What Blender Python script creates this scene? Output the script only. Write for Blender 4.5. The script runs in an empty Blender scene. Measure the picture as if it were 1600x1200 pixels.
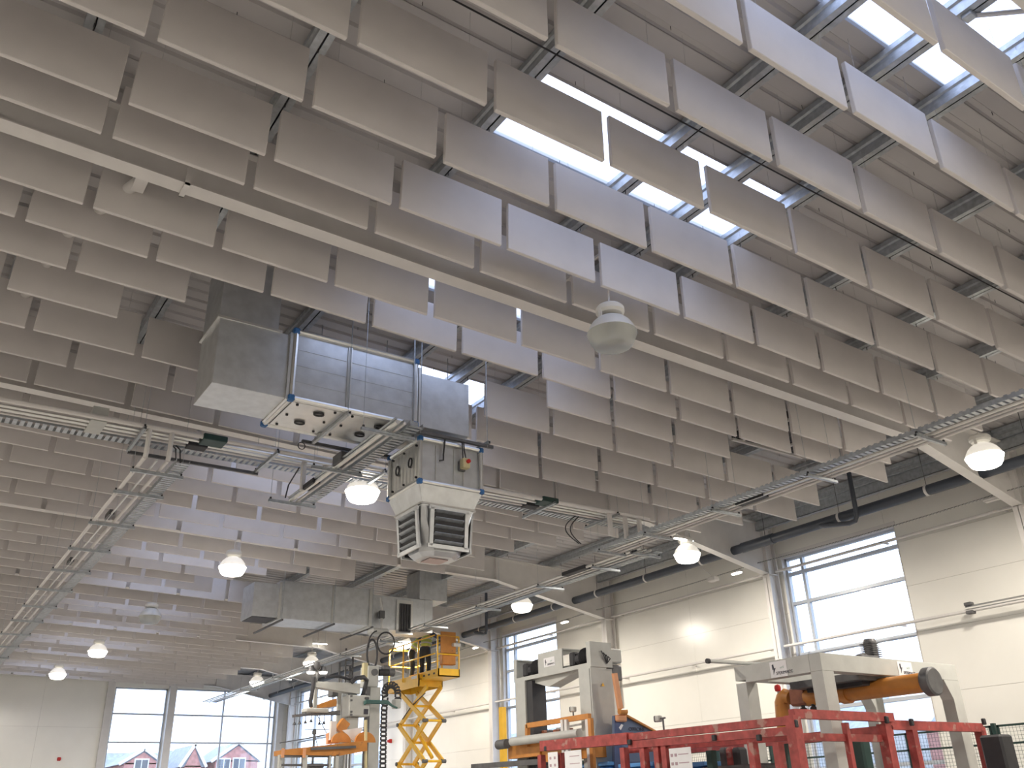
import bpy, bmesh, math, random
from mathutils import Vector, Matrix
import numpy as np

# ------------------------------------------------------------------ camera, sky, exposure
SC = bpy.context.scene
COL = SC.collection
EYE = 1.6                      # all coordinates below are relative to eye height; the floor is at -EYE
FPX, YAW, PITCH, ROLL = 1391.1, math.radians(34.626), math.radians(25.322), math.radians(-1.876)
cy, sy, cp, sp = math.cos(YAW), math.sin(YAW), math.cos(PITCH), math.sin(PITCH)
FW = Vector((sy * cp, cy * cp, sp)); R0 = Vector((cy, -sy, 0)); U0 = R0.cross(FW)
cr, sr = math.cos(ROLL), math.sin(ROLL)
RT = cr * R0 + sr * U0; UP = -sr * R0 + cr * U0
cam = bpy.data.cameras.new('camera'); camo = bpy.data.objects.new('camera', cam); COL.objects.link(camo)
M = Matrix((RT, UP, -FW)).transposed().to_4x4(); M.translation = Vector((0, 0, EYE)); camo.matrix_world = M
cam.sensor_width = 36; cam.lens = FPX / 1600 * 36; cam.clip_start = .05; cam.clip_end = 600
SC.camera = camo
w = bpy.data.worlds.new('overcast_sky'); SC.world = w; w.use_nodes = True
nt = w.node_tree; bg = nt.nodes['Background']
SKY = 3.2
tc = nt.nodes.new('ShaderNodeTexCoord'); nz = nt.nodes.new('ShaderNodeTexNoise'); nz.inputs['Scale'].default_value = 2.2
nz.inputs['Detail'].default_value = 3
rp = nt.nodes.new('ShaderNodeValToRGB'); rp.color_ramp.elements[0].position = .3; rp.color_ramp.elements[1].position = .75
rp.color_ramp.elements[0].color = (.60, .69, 1, 1); rp.color_ramp.elements[1].color = (.83, .87, 1, 1)
nt.links.new(tc.outputs['Generated'], nz.inputs['Vector']); nt.links.new(nz.outputs['Fac'], rp.inputs['Fac'])
nt.links.new(rp.outputs['Color'], bg.inputs['Color']); bg.inputs['Strength'].default_value = SKY
SC.view_settings.view_transform = 'Standard'; SC.view_settings.look = 'None'
SC.view_settings.exposure = 0.35; SC.view_settings.gamma = 1; SC.view_settings.use_curve_mapping = False
LAMP_W = 190.0                  # watts of each high-bay lamp
SC.cycles.max_bounces = 8; SC.cycles.diffuse_bounces = 5; SC.cycles.transparent_max_bounces = 16
SC.cycles.sample_clamp_indirect = 6; SC.cycles.caustics_reflective = False; SC.cycles.caustics_refractive = False
SC.cycles.use_denoising = True

# ------------------------------------------------------------------ helpers
def at(px, py, X=None, Y=None, Z=None):
    """point of the hall seen at (px, py) of the photograph on the real plane X=, Y= or Z="""
    d = FW + (px - 800) / FPX * RT - (py - 600) / FPX * UP
    t = X / d.x if X is not None else Y / d.y if Y is not None else Z / d.z
    return d * t
def project(p):
    p = Vector(p); z = p.dot(FW)
    return (800 + FPX * p.dot(RT) / z, 600 - FPX * p.dot(UP) / z, z)

MATS = {}
def mat(name, col, rough=.6, metal=0., noise=.06, scale=6., bump=0., bscale=40., emit=None, estr=0., stretch=None, spots=None, coat=0.):
    if name in MATS: return MATS[name]
    m = bpy.data.materials.new(name); m.use_nodes = True; t = m.node_tree; b = t.nodes['Principled BSDF']
    b.inputs['Roughness'].default_value = rough; b.inputs['Metallic'].default_value = metal
    if coat: b.inputs['Coat Weight'].default_value = coat; b.inputs['Coat Roughness'].default_value = .15
    tc = t.nodes.new('ShaderNodeTexCoord'); mp = t.nodes.new('ShaderNodeMapping')
    if stretch: mp.inputs['Scale'].default_value = stretch
    t.links.new(tc.outputs['Object'], mp.inputs['Vector'])
    n = t.nodes.new('ShaderNodeTexNoise'); n.inputs['Scale'].default_value = scale; n.inputs['Detail'].default_value = 4
    t.links.new(mp.outputs['Vector'], n.inputs['Vector'])
    r = t.nodes.new('ShaderNodeValToRGB'); r.color_ramp.elements[0].position = .3; r.color_ramp.elements[1].position = .7
    lo = tuple(max(0, c * (1 - noise)) for c in col) + (1,); hi = tuple(min(1, c * (1 + noise)) for c in col) + (1,)
    r.color_ramp.elements[0].color = lo; r.color_ramp.elements[1].color = hi
    t.links.new(n.outputs['Fac'], r.inputs['Fac']); out = r.outputs['Color']
    if spots:                                           # worn patches with a shape of their own
        scol, sscale, lim = spots
        n2 = t.nodes.new('ShaderNodeTexNoise'); n2.inputs['Scale'].default_value = sscale; n2.inputs['Detail'].default_value = 6
        t.links.new(mp.outputs['Vector'], n2.inputs['Vector'])
        r2 = t.nodes.new('ShaderNodeValToRGB'); r2.color_ramp.elements[0].position = lim; r2.color_ramp.elements[1].position = lim + .06
        mx = t.nodes.new('ShaderNodeMix'); mx.data_type = 'RGBA'
        t.links.new(n2.outputs['Fac'], r2.inputs['Fac']); t.links.new(r2.outputs['Color'], mx.inputs[0])
        t.links.new(out, mx.inputs[6]); mx.inputs[7].default_value = tuple(scol) + (1,); out = mx.outputs[2]
    t.links.new(out, b.inputs['Base Color'])
    if bump:
        n3 = t.nodes.new('ShaderNodeTexNoise'); n3.inputs['Scale'].default_value = bscale
        t.links.new(mp.outputs['Vector'], n3.inputs['Vector'])
        bp = t.nodes.new('ShaderNodeBump'); bp.inputs['Strength'].default_value = bump; bp.inputs['Distance'].default_value = .02
        t.links.new(n3.outputs['Fac'], bp.inputs['Height']); t.links.new(bp.outputs['Normal'], b.inputs['Normal'])
    if emit:
        b.inputs['Emission Color'].default_value = tuple(emit) + (1,); b.inputs['Emission Strength'].default_value = estr
    MATS[name] = m; return m
def clear(name, tint, gloss, trans=0.):
    if name in MATS: return MATS[name]
    m = bpy.data.materials.new(name); m.use_nodes = True; t = m.node_tree
    for n in list(t.nodes):
        if n.type != 'OUTPUT_MATERIAL': t.nodes.remove(n)
    o = [n for n in t.nodes if n.type == 'OUTPUT_MATERIAL'][0]
    a = t.nodes.new('ShaderNodeBsdfTransparent'); a.inputs['Color'].default_value = tuple(tint) + (1,)
    g = t.nodes.new('ShaderNodeBsdfGlossy'); g.inputs['Roughness'].default_value = .05
    x = t.nodes.new('ShaderNodeMixShader'); x.inputs[0].default_value = gloss
    t.links.new(a.outputs[0], x.inputs[1]); t.links.new(g.outputs[0], x.inputs[2]); last = x.outputs[0]
    if trans:
        tr = t.nodes.new('ShaderNodeBsdfTranslucent'); tr.inputs['Color'].default_value = (.8, .88, .95, 1)
        y = t.nodes.new('ShaderNodeMixShader'); y.inputs[0].default_value = trans
        t.links.new(last, y.inputs[1]); t.links.new(tr.outputs[0], y.inputs[2]); last = y.outputs[0]
    t.links.new(last, o.inputs['Surface']); MATS[name] = m; return m

BAF = mat('acoustic_fleece', (.655, .625, .615), .95, noise=.03, scale=3, bump=.15, bscale=180)
LINER = mat('liner_sheet_white', (.50, .485, .49), .45, noise=.04, scale=2)
GALV = mat('galvanised_steel', (.46, .49, .52), .42, .75, noise=.16, scale=14)
GALVD = mat('galvanised_sheet', (.60, .62, .64), .38, .8, noise=.09, scale=7, bump=.05, bscale=9)
ALU = mat('brushed_aluminium', (.72, .72, .70), .32, .85, noise=.05, scale=8)
STEELW = mat('white_steel_paint', (.68, .66, .645), .45, noise=.04, scale=4)
WALLP = mat('wall_panel_white', (.85, .84, .795), .26, noise=.02, scale=1.5)
FLOORM = mat('grey_concrete', (.36, .35, .34), .55, noise=.12, scale=1.2)
HANGM = mat('hanger_wire_grey', (.42, .42, .42), .5)
DARK = mat('black_rubber', (.03, .03, .035), .6, noise=.2)
PIPEB = mat('black_pipe', (.055, .065, .085), .42, noise=.1)
REDP = mat('worn_red_paint', (.34, .055, .05), .55, noise=.3, scale=9, spots=((.38, .20, .17), 5, .60))
ORG = mat('orange_machine_paint', (.52, .215, .045), .45, noise=.12, scale=6, spots=((.27, .12, .05), 7, .68))
YEL = mat('yellow_lift_paint', (.85, .50, .04), .4, noise=.08, scale=5)
GREYM = mat('light_grey_machine_paint', (.47, .48, .46), .45, noise=.06, scale=5)
GREYD = mat('dark_grey_metal', (.12, .12, .125), .5, .3, noise=.2)
BLUEC = mat('blue_plastic', (.03, .13, .34), .45, noise=.1)
NAVY = mat('navy_panel', (.06, .09, .20), .45, noise=.1)
GRN = mat('dark_green_fence', (.015, .045, .04), .5, noise=.15)
WHITE = mat('white_paper', (.78, .78, .80), .7, noise=.03)
INK = mat('dark_ink', (.05, .05, .07), .7)
REDK = mat('red_plastic', (.55, .02, .02), .35, noise=.05)
PALEY = mat('pale_yellow_plastic', (.62, .55, .32), .5, noise=.05)
FRAMEW = mat('window_frame_grey', (.50, .54, .60), .4, .2, noise=.04)
GLASS = clear('window_glass', (.93, .97, .97), .06)
GRP = clear('translucent_roof_sheet', (.56, .60, .68), .04, .35)

class MB:
    def __init__(s): s.v = []; s.f = []
    def add(s, vs, fs):
        b = len(s.v); s.v += [tuple(v) for v in vs]; s.f += [tuple(b + i for i in f) for f in fs]; return s
    def box(s, a, b):
        x0, x1 = sorted((a[0], b[0])); y0, y1 = sorted((a[1], b[1])); z0, z1 = sorted((a[2], b[2]))
        return s.add([(x0,y0,z0),(x1,y0,z0),(x1,y1,z0),(x0,y1,z0),(x0,y0,z1),(x1,y0,z1),(x1,y1,z1),(x0,y1,z1)],
                     [(0,3,2,1),(4,5,6,7),(0,1,5,4),(1,2,6,5),(2,3,7,6),(3,0,4,7)])
    def cbox(s, c, d): return s.box([c[i]-d[i]/2 for i in range(3)], [c[i]+d[i]/2 for i in range(3)])
    def bevbox(s, a, b, e):
        """box with chamfered edges"""
        lo = [min(a[i], b[i]) for i in range(3)]; hi = [max(a[i], b[i]) for i in range(3)]
        vs = []; 
        bm = bmesh.new(); r = bmesh.ops.create_cube(bm, size=1)
        for v in bm.verts: v.co = Vector([lo[i] + (v.co[i] + .5) * (hi[i] - lo[i]) for i in range(3)])
        bmesh.ops.bevel(bm, geom=bm.edges[:], offset=e, segments=1, affect='EDGES')
        bm.verts.index_update()
        s.add([v.co[:] for v in bm.verts], [[v.index for v in f.verts] for f in bm.faces]); bm.free(); return s
    def bar(s, p, q, w, h=None, up=(0, 0, 1)):
        """rectangular bar from p to q, w across, h along up"""
        h = h or w; p = Vector(p); q = Vector(q); d = (q - p).normalized(); u = Vector(up)
        if abs(d.dot(u)) > .98: u = Vector((0, 1, 0))
        x = d.cross(u).normalized(); u = x.cross(d)
        vs = [e + x * (w / 2 * i) + u * (h / 2 * j) for e in (p, q) for i, j in ((-1,-1),(1,-1),(1,1),(-1,1))]
        return s.add(vs, [(0,1,2,3),(7,6,5,4),(0,4,5,1),(1,5,6,2),(2,6,7,3),(3,7,4,0)])
    def tube(s, pts, r, n=8, cap=True):
        pts = [Vector(p) for p in pts]; rs = r if isinstance(r, (list, tuple)) else [r] * len(pts); b = len(s.v)
        ref = None
        for i, p in enumerate(pts):
            d = (pts[min(i+1, len(pts)-1)] - pts[max(i-1, 0)]).normalized()
            if ref is None or abs(ref.dot(d)) > .95: ref = Vector((0,0,1)) if abs(d.z) < .9 else Vector((1,0,0))
            x = d.cross(ref).normalized(); y = d.cross(x); ref = x.cross(d).normalized() * 1
            s.v += [tuple(p + (x * math.cos(2*math.pi*k/n) + y * math.sin(2*math.pi*k/n)) * rs[i]) for k in range(n)]
        for i in range(len(pts) - 1):
            for k in range(n):
                s.f.append((b+i*n+k, b+i*n+(k+1)%n, b+(i+1)*n+(k+1)%n, b+(i+1)*n+k))
        if cap:
            s.f.append(tuple(b+k for k in range(n))[::-1]); s.f.append(tuple(b+(len(pts)-1)*n+k for k in range(n)))
        return s
    def lathe(s, prof, c=(0,0,0), n=24):
        b = len(s.v)
        for r, z in prof: s.v += [(c[0]+r*math.cos(2*math.pi*k/n), c[1]+r*math.sin(2*math.pi*k/n), c[2]+z) for k in range(n)]
        for i in range(len(prof)-1):
            for k in range(n): s.f.append((b+i*n+k, b+i*n+(k+1)%n, b+(i+1)*n+(k+1)%n, b+(i+1)*n+k))
        return s
    def prism(s, poly, off):
        """closed polygon (3-D points) swept by the vector off"""
        n = len(poly); off = Vector(off); a = [Vector(p) for p in poly]
        return s.add(a + [p + off for p in a], [tuple(range(n))[::-1], tuple(range(n, 2*n))] + [(i, (i+1)%n, n+(i+1)%n, n+i) for i in range(n)])
    def quad(s, *p): return s.add(p, [tuple(range(len(p)))])
    def build(s, name, m, parent=None, smooth=False, loc=None, **kw):
        me = bpy.data.meshes.new(name)
        if parent is not None: o0 = Vector(parent['o0'])
        elif loc is not None: o0 = Vector(loc)
        else:
            a = np.array(s.v); o0 = Vector(((a[:,0].min()+a[:,0].max())/2, (a[:,1].min()+a[:,1].max())/2, a[:,2].min()))
        me.from_pydata([(v[0]-o0.x, v[1]-o0.y, v[2]-o0.z) for v in s.v], [], s.f); me.materials.append(m)
        if smooth:
            me.shade_smooth()
            try: me.set_sharp_from_angle(angle=math.radians(35))
            except Exception: pass
        o = bpy.data.objects.new(name, me); COL.objects.link(o)
        if parent is not None: o.parent = parent
        else: o.location = o0 + Vector((0, 0, EYE))
        o['o0'] = tuple(o0)
        bm = bmesh.new(); bm.from_mesh(me); bmesh.ops.recalc_face_normals(bm, faces=bm.faces[:]); bm.to_mesh(me); bm.free()
        for k, v in kw.items(): o[k] = v
        return o
def thing(name, label, cat, loc, group=None):
    o = bpy.data.objects.new(name, None); COL.objects.link(o); o.location = Vector(loc) + Vector((0, 0, EYE)); o.empty_display_size = .2
    o['o0'] = tuple(loc); o['label'] = label; o['category'] = cat
    if group: o['group'] = group
    return o
def tag(o, label, cat, group=None, kind=None):
    o['label'] = label; o['category'] = cat
    if group: o['group'] = group
    if kind: o['kind'] = kind
    return o
def copy_tree(o, dloc=None, parent=None):
    c = o.copy(); COL.objects.link(c)
    if parent is not None: c.parent = parent
    if dloc is not None: c.location = o.location + Vector(dloc)
    for ch in [x for x in list(bpy.data.objects) if x.parent == o]: copy_tree(ch, None, c)
    return c
ORD = ['', 'first', 'second', 'third', 'fourth', 'fifth', 'sixth', 'seventh', 'eighth', 'ninth', 'tenth', 'eleventh', 'twelfth', 'thirteenth', 'fourteenth', 'fifteenth', 'sixteenth', 'seventeenth', 'eighteenth', 'nineteenth', 'twentieth']

# ------------------------------------------------------------------ geometry of the hall
SL = -.0317                                           # roof fall towards the right wall
def ceil_z(x): return 6.56 + SL * x                   # underside of the liner
def purl_z(x): return 6.34 + SL * x                   # underside of the purlins
def baf_z(x): return 5.53 + SL * x                    # underside of the baffles
XW, XL, YB, YF = 16.7, -9.0, -8.0, 44.4
BAYS = [7.68 + 5.9 * k for k in range(-2, 7)]         # portal frames
PUR_X = [-8.5, -6.7, -4.95, -3.2, -1.5, .25, 2.0, 3.84, 5.64, 6.57, 7.46, 9.25, 11.0, 12.76, 14.5, 16.1]
# ------------------------------------------------------------------ floor, ground, roof
fl = MB().box((XL - .2, YB - .2, -EYE - .2), (XW + .25, YF + .2, -EYE)).build('floor', FLOORM, kind='structure')
gr = MB().box((-150, -80, -EYE - .6), (200, 220, -EYE - .25)).build('ground', mat('outside_tarmac', (.12, .13, .12), .9, noise=.2, scale=.5), kind='structure')
SHW = 3.05 / 3
SKX = (4.02, 7.6)
ceil = MB()
ceil.add([(XL-.2, YB-.2, ceil_z(XL)+.10), (SKX[0], YB-.2, ceil_z(SKX[0])+.10), (SKX[0], YF+.2, ceil_z(SKX[0])+.10), (XL-.2, YF+.2, ceil_z(XL)+.10)], [(0,1,2,3)])
ceil.add([(SKX[1], YB-.2, ceil_z(SKX[1])+.10), (XW+.2, YB-.2, ceil_z(XW)+.10), (XW+.2, YF+.2, ceil_z(XW)+.10), (SKX[1], YF+.2, ceil_z(SKX[1])+.10)], [(0,1,2,3)])
ylo = YB - .2; sky_strips = []
k = -3
while True:
    a = 2.1 + 3.05 * k; b = a + SHW
    if a > YF: break
    if a > ylo:
        ceil.add([(SKX[0], ylo, ceil_z(SKX[0])+.10), (SKX[1], ylo, ceil_z(SKX[1])+.10), (SKX[1], a, ceil_z(SKX[1])+.10), (SKX[0], a, ceil_z(SKX[0])+.10)], [(0,1,2,3)])
    sky_strips.append((a, b)); ylo = b; k += 1
ceil.add([(SKX[0], ylo, ceil_z(SKX[0])+.10), (SKX[1], ylo, ceil_z(SKX[1])+.10), (SKX[1], YF+.2, ceil_z(SKX[1])+.10), (SKX[0], YF+.2, ceil_z(SKX[0])+.10)], [(0,1,2,3)])
ceiling = ceil.build('ceiling', LINER, loc=(0, 0, 6.6), kind='structure')
def ribbed(y0, y1, x0, x1, name, m, parent):
    """profiled sheet, ribs running down the slope"""
    q = (y1 - y0) / 4; prof = []
    for i in range(4):
        y = y0 + q * i
        prof += [(y, 0), (y + q * .62, 0), (y + q * .70, .03), (y + q * .92, .03)]
    prof += [(y1 - .006, 0)]
    n = len(prof)
    vs = [(x, y, ceil_z(x) + z) for x in (x0, x1) for y, z in prof]
    return MB().add(vs, [(i, i+1, n+i+1, n+i) for i in range(n-1)]).build(name, m, parent)
j = -10
while 2.1 + SHW * j < YF:
    y0 = 2.1 + SHW * j; y1 = min(y0 + SHW, YF + .1); j += 1
    if y1 < YB: continue
    if any(abs(a - y0) < .1 for a, b in sky_strips):
        ribbed(y0, y1, XL, SKX[0], 'roof_sheet', LINER, ceiling); ribbed(y0, y1, SKX[1], XW, 'roof_sheet', LINER, ceiling)
        s_ = ribbed(y0, y1, SKX[0], SKX[1], 'skylight_sheet', GRP, ceiling); s_['label'] = 'translucent daylight sheet'
    else: ribbed(y0, y1, XL, XW, 'roof_sheet', LINER, ceiling)
# sky portals that guide the sampling of daylight through each real opening
def portal(name, c, sx, sy, rot):
    l = bpy.data.lights.new(name, 'AREA'); l.shape = 'RECTANGLE'; l.size = sx; l.size_y = sy; l.cycles.is_portal = True
    o = bpy.data.objects.new(name, l); COL.objects.link(o); o.location = Vector(c) + Vector((0, 0, EYE)); o.rotation_euler = rot
for a, b in sky_strips:
    if -4 < a < 40: portal('sky_portal', (5.81, (a + b) / 2, ceil_z(5.81) + .2), 3.6, SHW, (0, 0, 0))
# purlins: rolled sigma section, one length per bay
def purlin(x, y0, y1):
    z0 = purl_z(x); h = .20; t = .004
    pr = [(.07, .02), (.07, 0), (0, 0), (0, .06), (.022, .075), (.022, h-.075), (0, h-.06), (0, h), (.07, h), (.07, h-.02)]
    inn = [(a + (t if i in (3,4,5,6) else (-t if i in (0, 9) else 0)), b + (t if i in (1,2) else (-t if i in (7,8) else 0))) for i, (a, b) in enumerate(pr)]
    poly = [(x-.035+a, y0, z0+b) for a, b in pr]; poly2 = [(x-.035+a, y1, z0+b) for a, b in pr]
    ii = [(x-.035+a+.003, y0, z0+b) for a, b in inn]; ii2 = [(x-.035+a+.003, y1, z0+b) for a, b in inn]
    n = len(pr); vs = poly + poly2 + ii + ii2
    fs = [(i, i+1, n+i+1, n+i) for i in range(n-1)] + [(2*n+i, 3*n+i, 3*n+i+1, 2*n+i+1) for i in range(n-1)]
    return vs, fs
edges = [YB] + BAYS[1:] + [YF]
for x in PUR_X:
    for y0, y1 in zip(edges, edges[1:]):
        if x < -3 and y0 > 12: continue
        vs, fs = purlin(x, y0 + .01, y1 - .01)
        m_ = MB().add(vs, fs)
        # sleeve and splice flanges that make the purlin read as a double section near each frame
        m_.box((x + .05, y0 + .02, purl_z(x) + .004), (x + .12, y1 - .02, purl_z(x) + .012))
        m_.box((x + .05, y0 + .02, purl_z(x) + .004), (x + .056, y1 - .02, purl_z(x) + .19))
        m_.build('roof_purlin', GALV, ceiling)
# hanger studs below the purlins
st = MB()
for y in [r for r in np.arange(2.6, 20, .82)]:
    for x in PUR_X[5:15]: st.tube([(x + .04, y, purl_z(x)), (x + .04, y, purl_z(x) - .05)], .006, 5)
st.build('hanger_stud', GREYD, ceiling, kind='stuff')
st = MB()
rnd = random.Random(3)
for y in np.arange(1.5, 20, .51):
    for x in PUR_X[5:14]:
        xx = x + .5 + rnd.random() * .6; st.tube([(xx, y, ceil_z(xx)), (xx, y, ceil_z(xx) - .045)], .004, 4)
st.build('sheet_screw', GREYD, ceiling, kind='stuff')

# ------------------------------------------------------------------ portal frames
def portal_frame(Y, k, lab):
    t = thing('portal_frame', lab, 'steel frame', (XW - .4, Y, -EYE), 'white portal frames across the hall')
    def rb(x): return 5.68 - .0275 * x                # underside of the rafter
    def seg(x0, x1, zb0, zb1, nm, w=.19):
        zt0, zt1 = purl_z(x0) - .01, purl_z(x1) - .01; m = MB(); f = .014
        for za0, za1, hh in ((zb0, zb1, f), (zt0 - f, zt1 - f, f)):
            m.add([(x0, Y-w/2, za0), (x1, Y-w/2, za1), (x1, Y+w/2, za1), (x0, Y+w/2, za0),
                   (x0, Y-w/2, za0+hh), (x1, Y-w/2, za1+hh), (x1, Y+w/2, za1+hh), (x0, Y+w/2, za0+hh)],
                  [(0,3,2,1),(4,5,6,7),(0,1,5,4),(1,2,6,5),(2,3,7,6),(3,0,4,7)])
        m.add([(x0, Y-.006, zb0), (x1, Y-.006, zb1), (x1, Y-.006, zt1-f), (x0, Y-.006, zt0-f), (x0, Y+.006, zb0), (x1, Y+.006, zb1), (x1, Y+.006, zt1-f), (x0, Y+.006, zt0-f)],
              [(0,1,2,3),(7,6,5,4)])
        return m.build(nm, STEELW, t)
    hx = 13.4 if k == 0 else 12.7
    seg(XL + .2, hx, rb(XL + .2), rb(hx), 'rafter')
    h = seg(hx, 16.28, rb(hx), 4.62, 'haunch')
    # cleat with stiffener and a fly brace back to the purlin
    MB().box((hx - .01, Y - .09, rb(hx)), (hx + .01, Y + .09, purl_z(hx) - .03)).build('end_plate', STEELW, t)
    for bx in (3.84, 9.25):
        MB().tube([(bx, Y + .1, rb(bx) + .05), (bx, Y + .7, purl_z(bx) + .02)], .018, 6).build('fly_brace', STEELW, t)
    c = MB(); x0, x1 = 16.28, 16.6
    c.box((x0, Y-.1, -EYE), (x0+.016, Y+.1, purl_z(x0)-.02)); c.box((x1-.016, Y-.1, -EYE), (x1, Y+.1, purl_z(x1)-.02))
    c.box((x0, Y-.006, -EYE), (x1, Y+.006, purl_z(x0)-.03)); c.box((x0-.05, Y-.15, -EYE), (x1+.02, Y+.15, -EYE+.02))
    for zz in (4.62, 6.0-.3): c.box((x0, Y-.09, zz-.01), (x1, Y+.09, zz+.01))
    c.build('column', STEELW, t)
    c = MB(); x0, x1 = XL+.02, XL+.34; c.box((x0, Y-.1, -EYE), (x0+.016, Y+.1, 6.3)); c.box((x1-.016, Y-.1, -EYE), (x1, Y+.1, 6.3)); c.box((x0, Y-.006, -EYE), (x1, Y+.006, 6.3))
    c.build('column', STEELW, t)
    return t
FN = {0: 'white steel portal frame, the nearest rafter, crossing the whole view', 1: 'white steel portal frame, second rafter, behind the silver air handler',
      2: 'white steel portal frame, third rafter, just before the far duct run', 3: 'white steel portal frame, fourth rafter, behind the far duct run',
      4: 'white steel portal frame, fifth rafter, above the yellow lift', 5: 'white steel portal frame, sixth rafter, with pale end beam near gable',
      6: 'white steel portal frame, last rafter, right against the gable windows'}
for k, Y in enumerate(BAYS[2:]):
    portal_frame(Y, k, FN[k])
portal_frame(BAYS[1], -1, 'white steel portal frame behind the viewer')
# tie pipe by the near rafter, seen upper left
t = thing('bracing_tube', 'white round bracing tube meeting the near rafter, upper left', 'brace', (1.2, 7.9, 5.7))
MB().tube([(1.05, 8.05, 5.82), (.62, 9.6, 5.95), (.2, 13.3, 6.0)], .06, 14).build('tube', STEELW, t, True)
MB().box((1.0, 7.80, 5.76), (1.12, 8.15, 5.9)).build('end_cleat', STEELW, t)

# ------------------------------------------------------------------ walls
def wall_box(m, axis, c0, c1, u0, u1, z0, z1):
    if axis == 'x': m.box((c0, u0, z0), (c1, u1, z1))
    else: m.box((u0, c0, z0), (u1, c1, z1))
TOPR = 6.06
WR = [(10.42, 13.42, -.6, 5.0), (22.22, 25.22, -.6, 5.1), (34.0, 37.0, -.6, 5.2), (37.4, 43.0, -.6, 5.25)]
def pierced(axis, c0, c1, u0, u1, z0, z1, holes, name, m):
    mb = MB(); us = sorted(holes); cur = u0
    for a, b, h0, h1 in us:
        wall_box(mb, axis, c0, c1, cur, a, z0, z1); wall_box(mb, axis, c0, c1, a, b, z0, h0); wall_box(mb, axis, c0, c1, a, b, h1, z1); cur = b
    wall_box(mb, axis, c0, c1, cur, u1, z0, z1)
    return mb.build(name, m, kind='structure')
wr = pierced('x', XW + .03, XW + .25, YB - .2, YF + .25, -EYE, 6.14, WR, 'wall_right', mat('wall_joint_grey', (.60, .59, .56), .6))
def panels(wall, axis, c, t, us, zs, holes, name='wall_panel', m=WALLP, g=.0022):
    for u0, u1 in zip(us, us[1:]):
        for z0, z1 in zip(zs, zs[1:]):
            rects = [(u0 + g, u1 - g, z0 + g, z1 - g)]
            for a, b, h0, h1 in holes:
                new = []
                for r in rects:
                    if r[1] <= a or r[0] >= b or r[3] <= h0 or r[2] >= h1: new.append(r); continue
                    if r[0] < a: new.append((r[0], a, r[2], r[3]))
                    if r[1] > b: new.append((b, r[1], r[2], r[3]))
                    if r[2] < h0: new.append((max(r[0], a), min(r[1], b), r[2], h0))
                    if r[3] > h1: new.append((max(r[0], a), min(r[1], b), h1, r[3]))
                rects = new
            for r in rects:
                if r[1] - r[0] < .03 or r[3] - r[2] < .03: continue
                mb = MB()
                wall_box(mb, axis, c, c + t, r[0], r[1], r[2], r[3]); mb.build(name, m, wall)
zs = [-EYE, -.5, .6, 1.7, 2.85, 3.75, 4.65, 5.4, TOPR + .06]
us = [YB]
for Y in BAYS[1:]: us += [Y - 2.95, Y]
us = sorted(set(us + [YF - 1.3, YF])); us = [u for u in us if u >= YB and u <= YF]
panels(wr, 'x', XW, .03, us, zs, WR)
WF = [(8.65, 10.93, -.6, 5.31), (11.28, 16.1, -.6, 5.34)]
wf = pierced('y', YF + .03, YF + .25, XL - .2, XW + .25, -EYE, 6.9, WF, 'wall_back', MATS['wall_joint_grey'])
panels(wf, 'y', YF, .03, [XL, -6, -3, 0, 3, 5.8, 8.4, 11.1, 13.9, XW], [-EYE, 1.0, 3.6, 6.08], WF)
MB().box((XL - .25, YB - .2, -EYE), (XL, YF + .2, 6.95)).build('wall_left', WALLP, kind='structure')
MB().box((XL - .2, YB - .25, -EYE), (XW + .2, YB, 6.95)).build('wall_front', WALLP, kind='structure')
# gable head beam with flashing, and column between the two gable windows
t = thing('gable_frame', 'white gable steelwork framing the far left windows', 'steel frame', (11.1, YF - .2, -EYE))
MB().box((2.0, YF - .3, 5.62), (XW - .1, YF - .29, 5.98)).box((2.0, YF - .38, 5.60), (XW - .1, YF - .2, 5.62)).box((2.0, YF - .38, 5.97), (XW - .1, YF - .2, 5.99)).build('head_beam', STEELW, t)
MB().box((10.95, YF - .3, -EYE), (11.26, YF - .02, 5.6)).build('column', STEELW, t)
MB().box((16.12, YF - .3, -EYE), (16.4, YF - .02, 5.6)).build('column', STEELW, t)
MB().box((8.3, YF - .12, -EYE), (8.6, YF - .02, 5.6)).build('column', STEELW, t)
# windows: frame, panes
def window(idx, axis, c, u0, u1, z0, z1, mull, trans, d=.09):
    mb = MB(); w_ = .035
    wall_box(mb, axis, c, c + d, u0, u0 + .06, z0, z1); wall_box(mb, axis, c, c + d, u1 - .06, u1, z0, z1)
    wall_box(mb, axis, c, c + d, u0, u1, z1 - .06, z1); wall_box(mb, axis, c, c + d, u0, u1, z0, z0 + .06)
    root = mb.build('window_%d' % idx, FRAMEW, kind='structure')
    for a in mull:
        x = MB(); wall_box(x, axis, c + .005, c + d, a - w_, a + w_, z0 + .06, z1 - .06); x.build('mullion', FRAMEW, root)
    for b in trans:
        x = MB(); wall_box(x, axis, c, c + d, u0 + .06, u1 - .06, b - w_, b + w_); x.build('transom', FRAMEW, root)
    ms = [u0] + list(mull) + [u1]; ts = [z0] + sorted(trans) + [z1]
    for a, b in zip(ms, ms[1:]):
        for e, f in zip(ts, ts[1:]):
            x = MB(); wall_box(x, axis, c + .045, c + .051, a + .03, b - .03, e + .03, f - .03); x.build('pane', GLASS, root)
    cu, cz = (u0 + u1) / 2, (z0 + z1) / 2
    if axis == 'x': portal('sky_portal', (c + .3, cu, cz), z1 - z0, u1 - u0, (0, math.radians(90), 0))
    else: portal('sky_portal', (cu, c + .3, cz), u1 - u0, z1 - z0, (math.radians(-90), 0, 0))
    return root
window(1, 'x', XW + .1, 10.42, 13.42, -.6, 5.0, [12.95], [4.62, 3.95, 2.84, 1.68, .5], .1)
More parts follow.
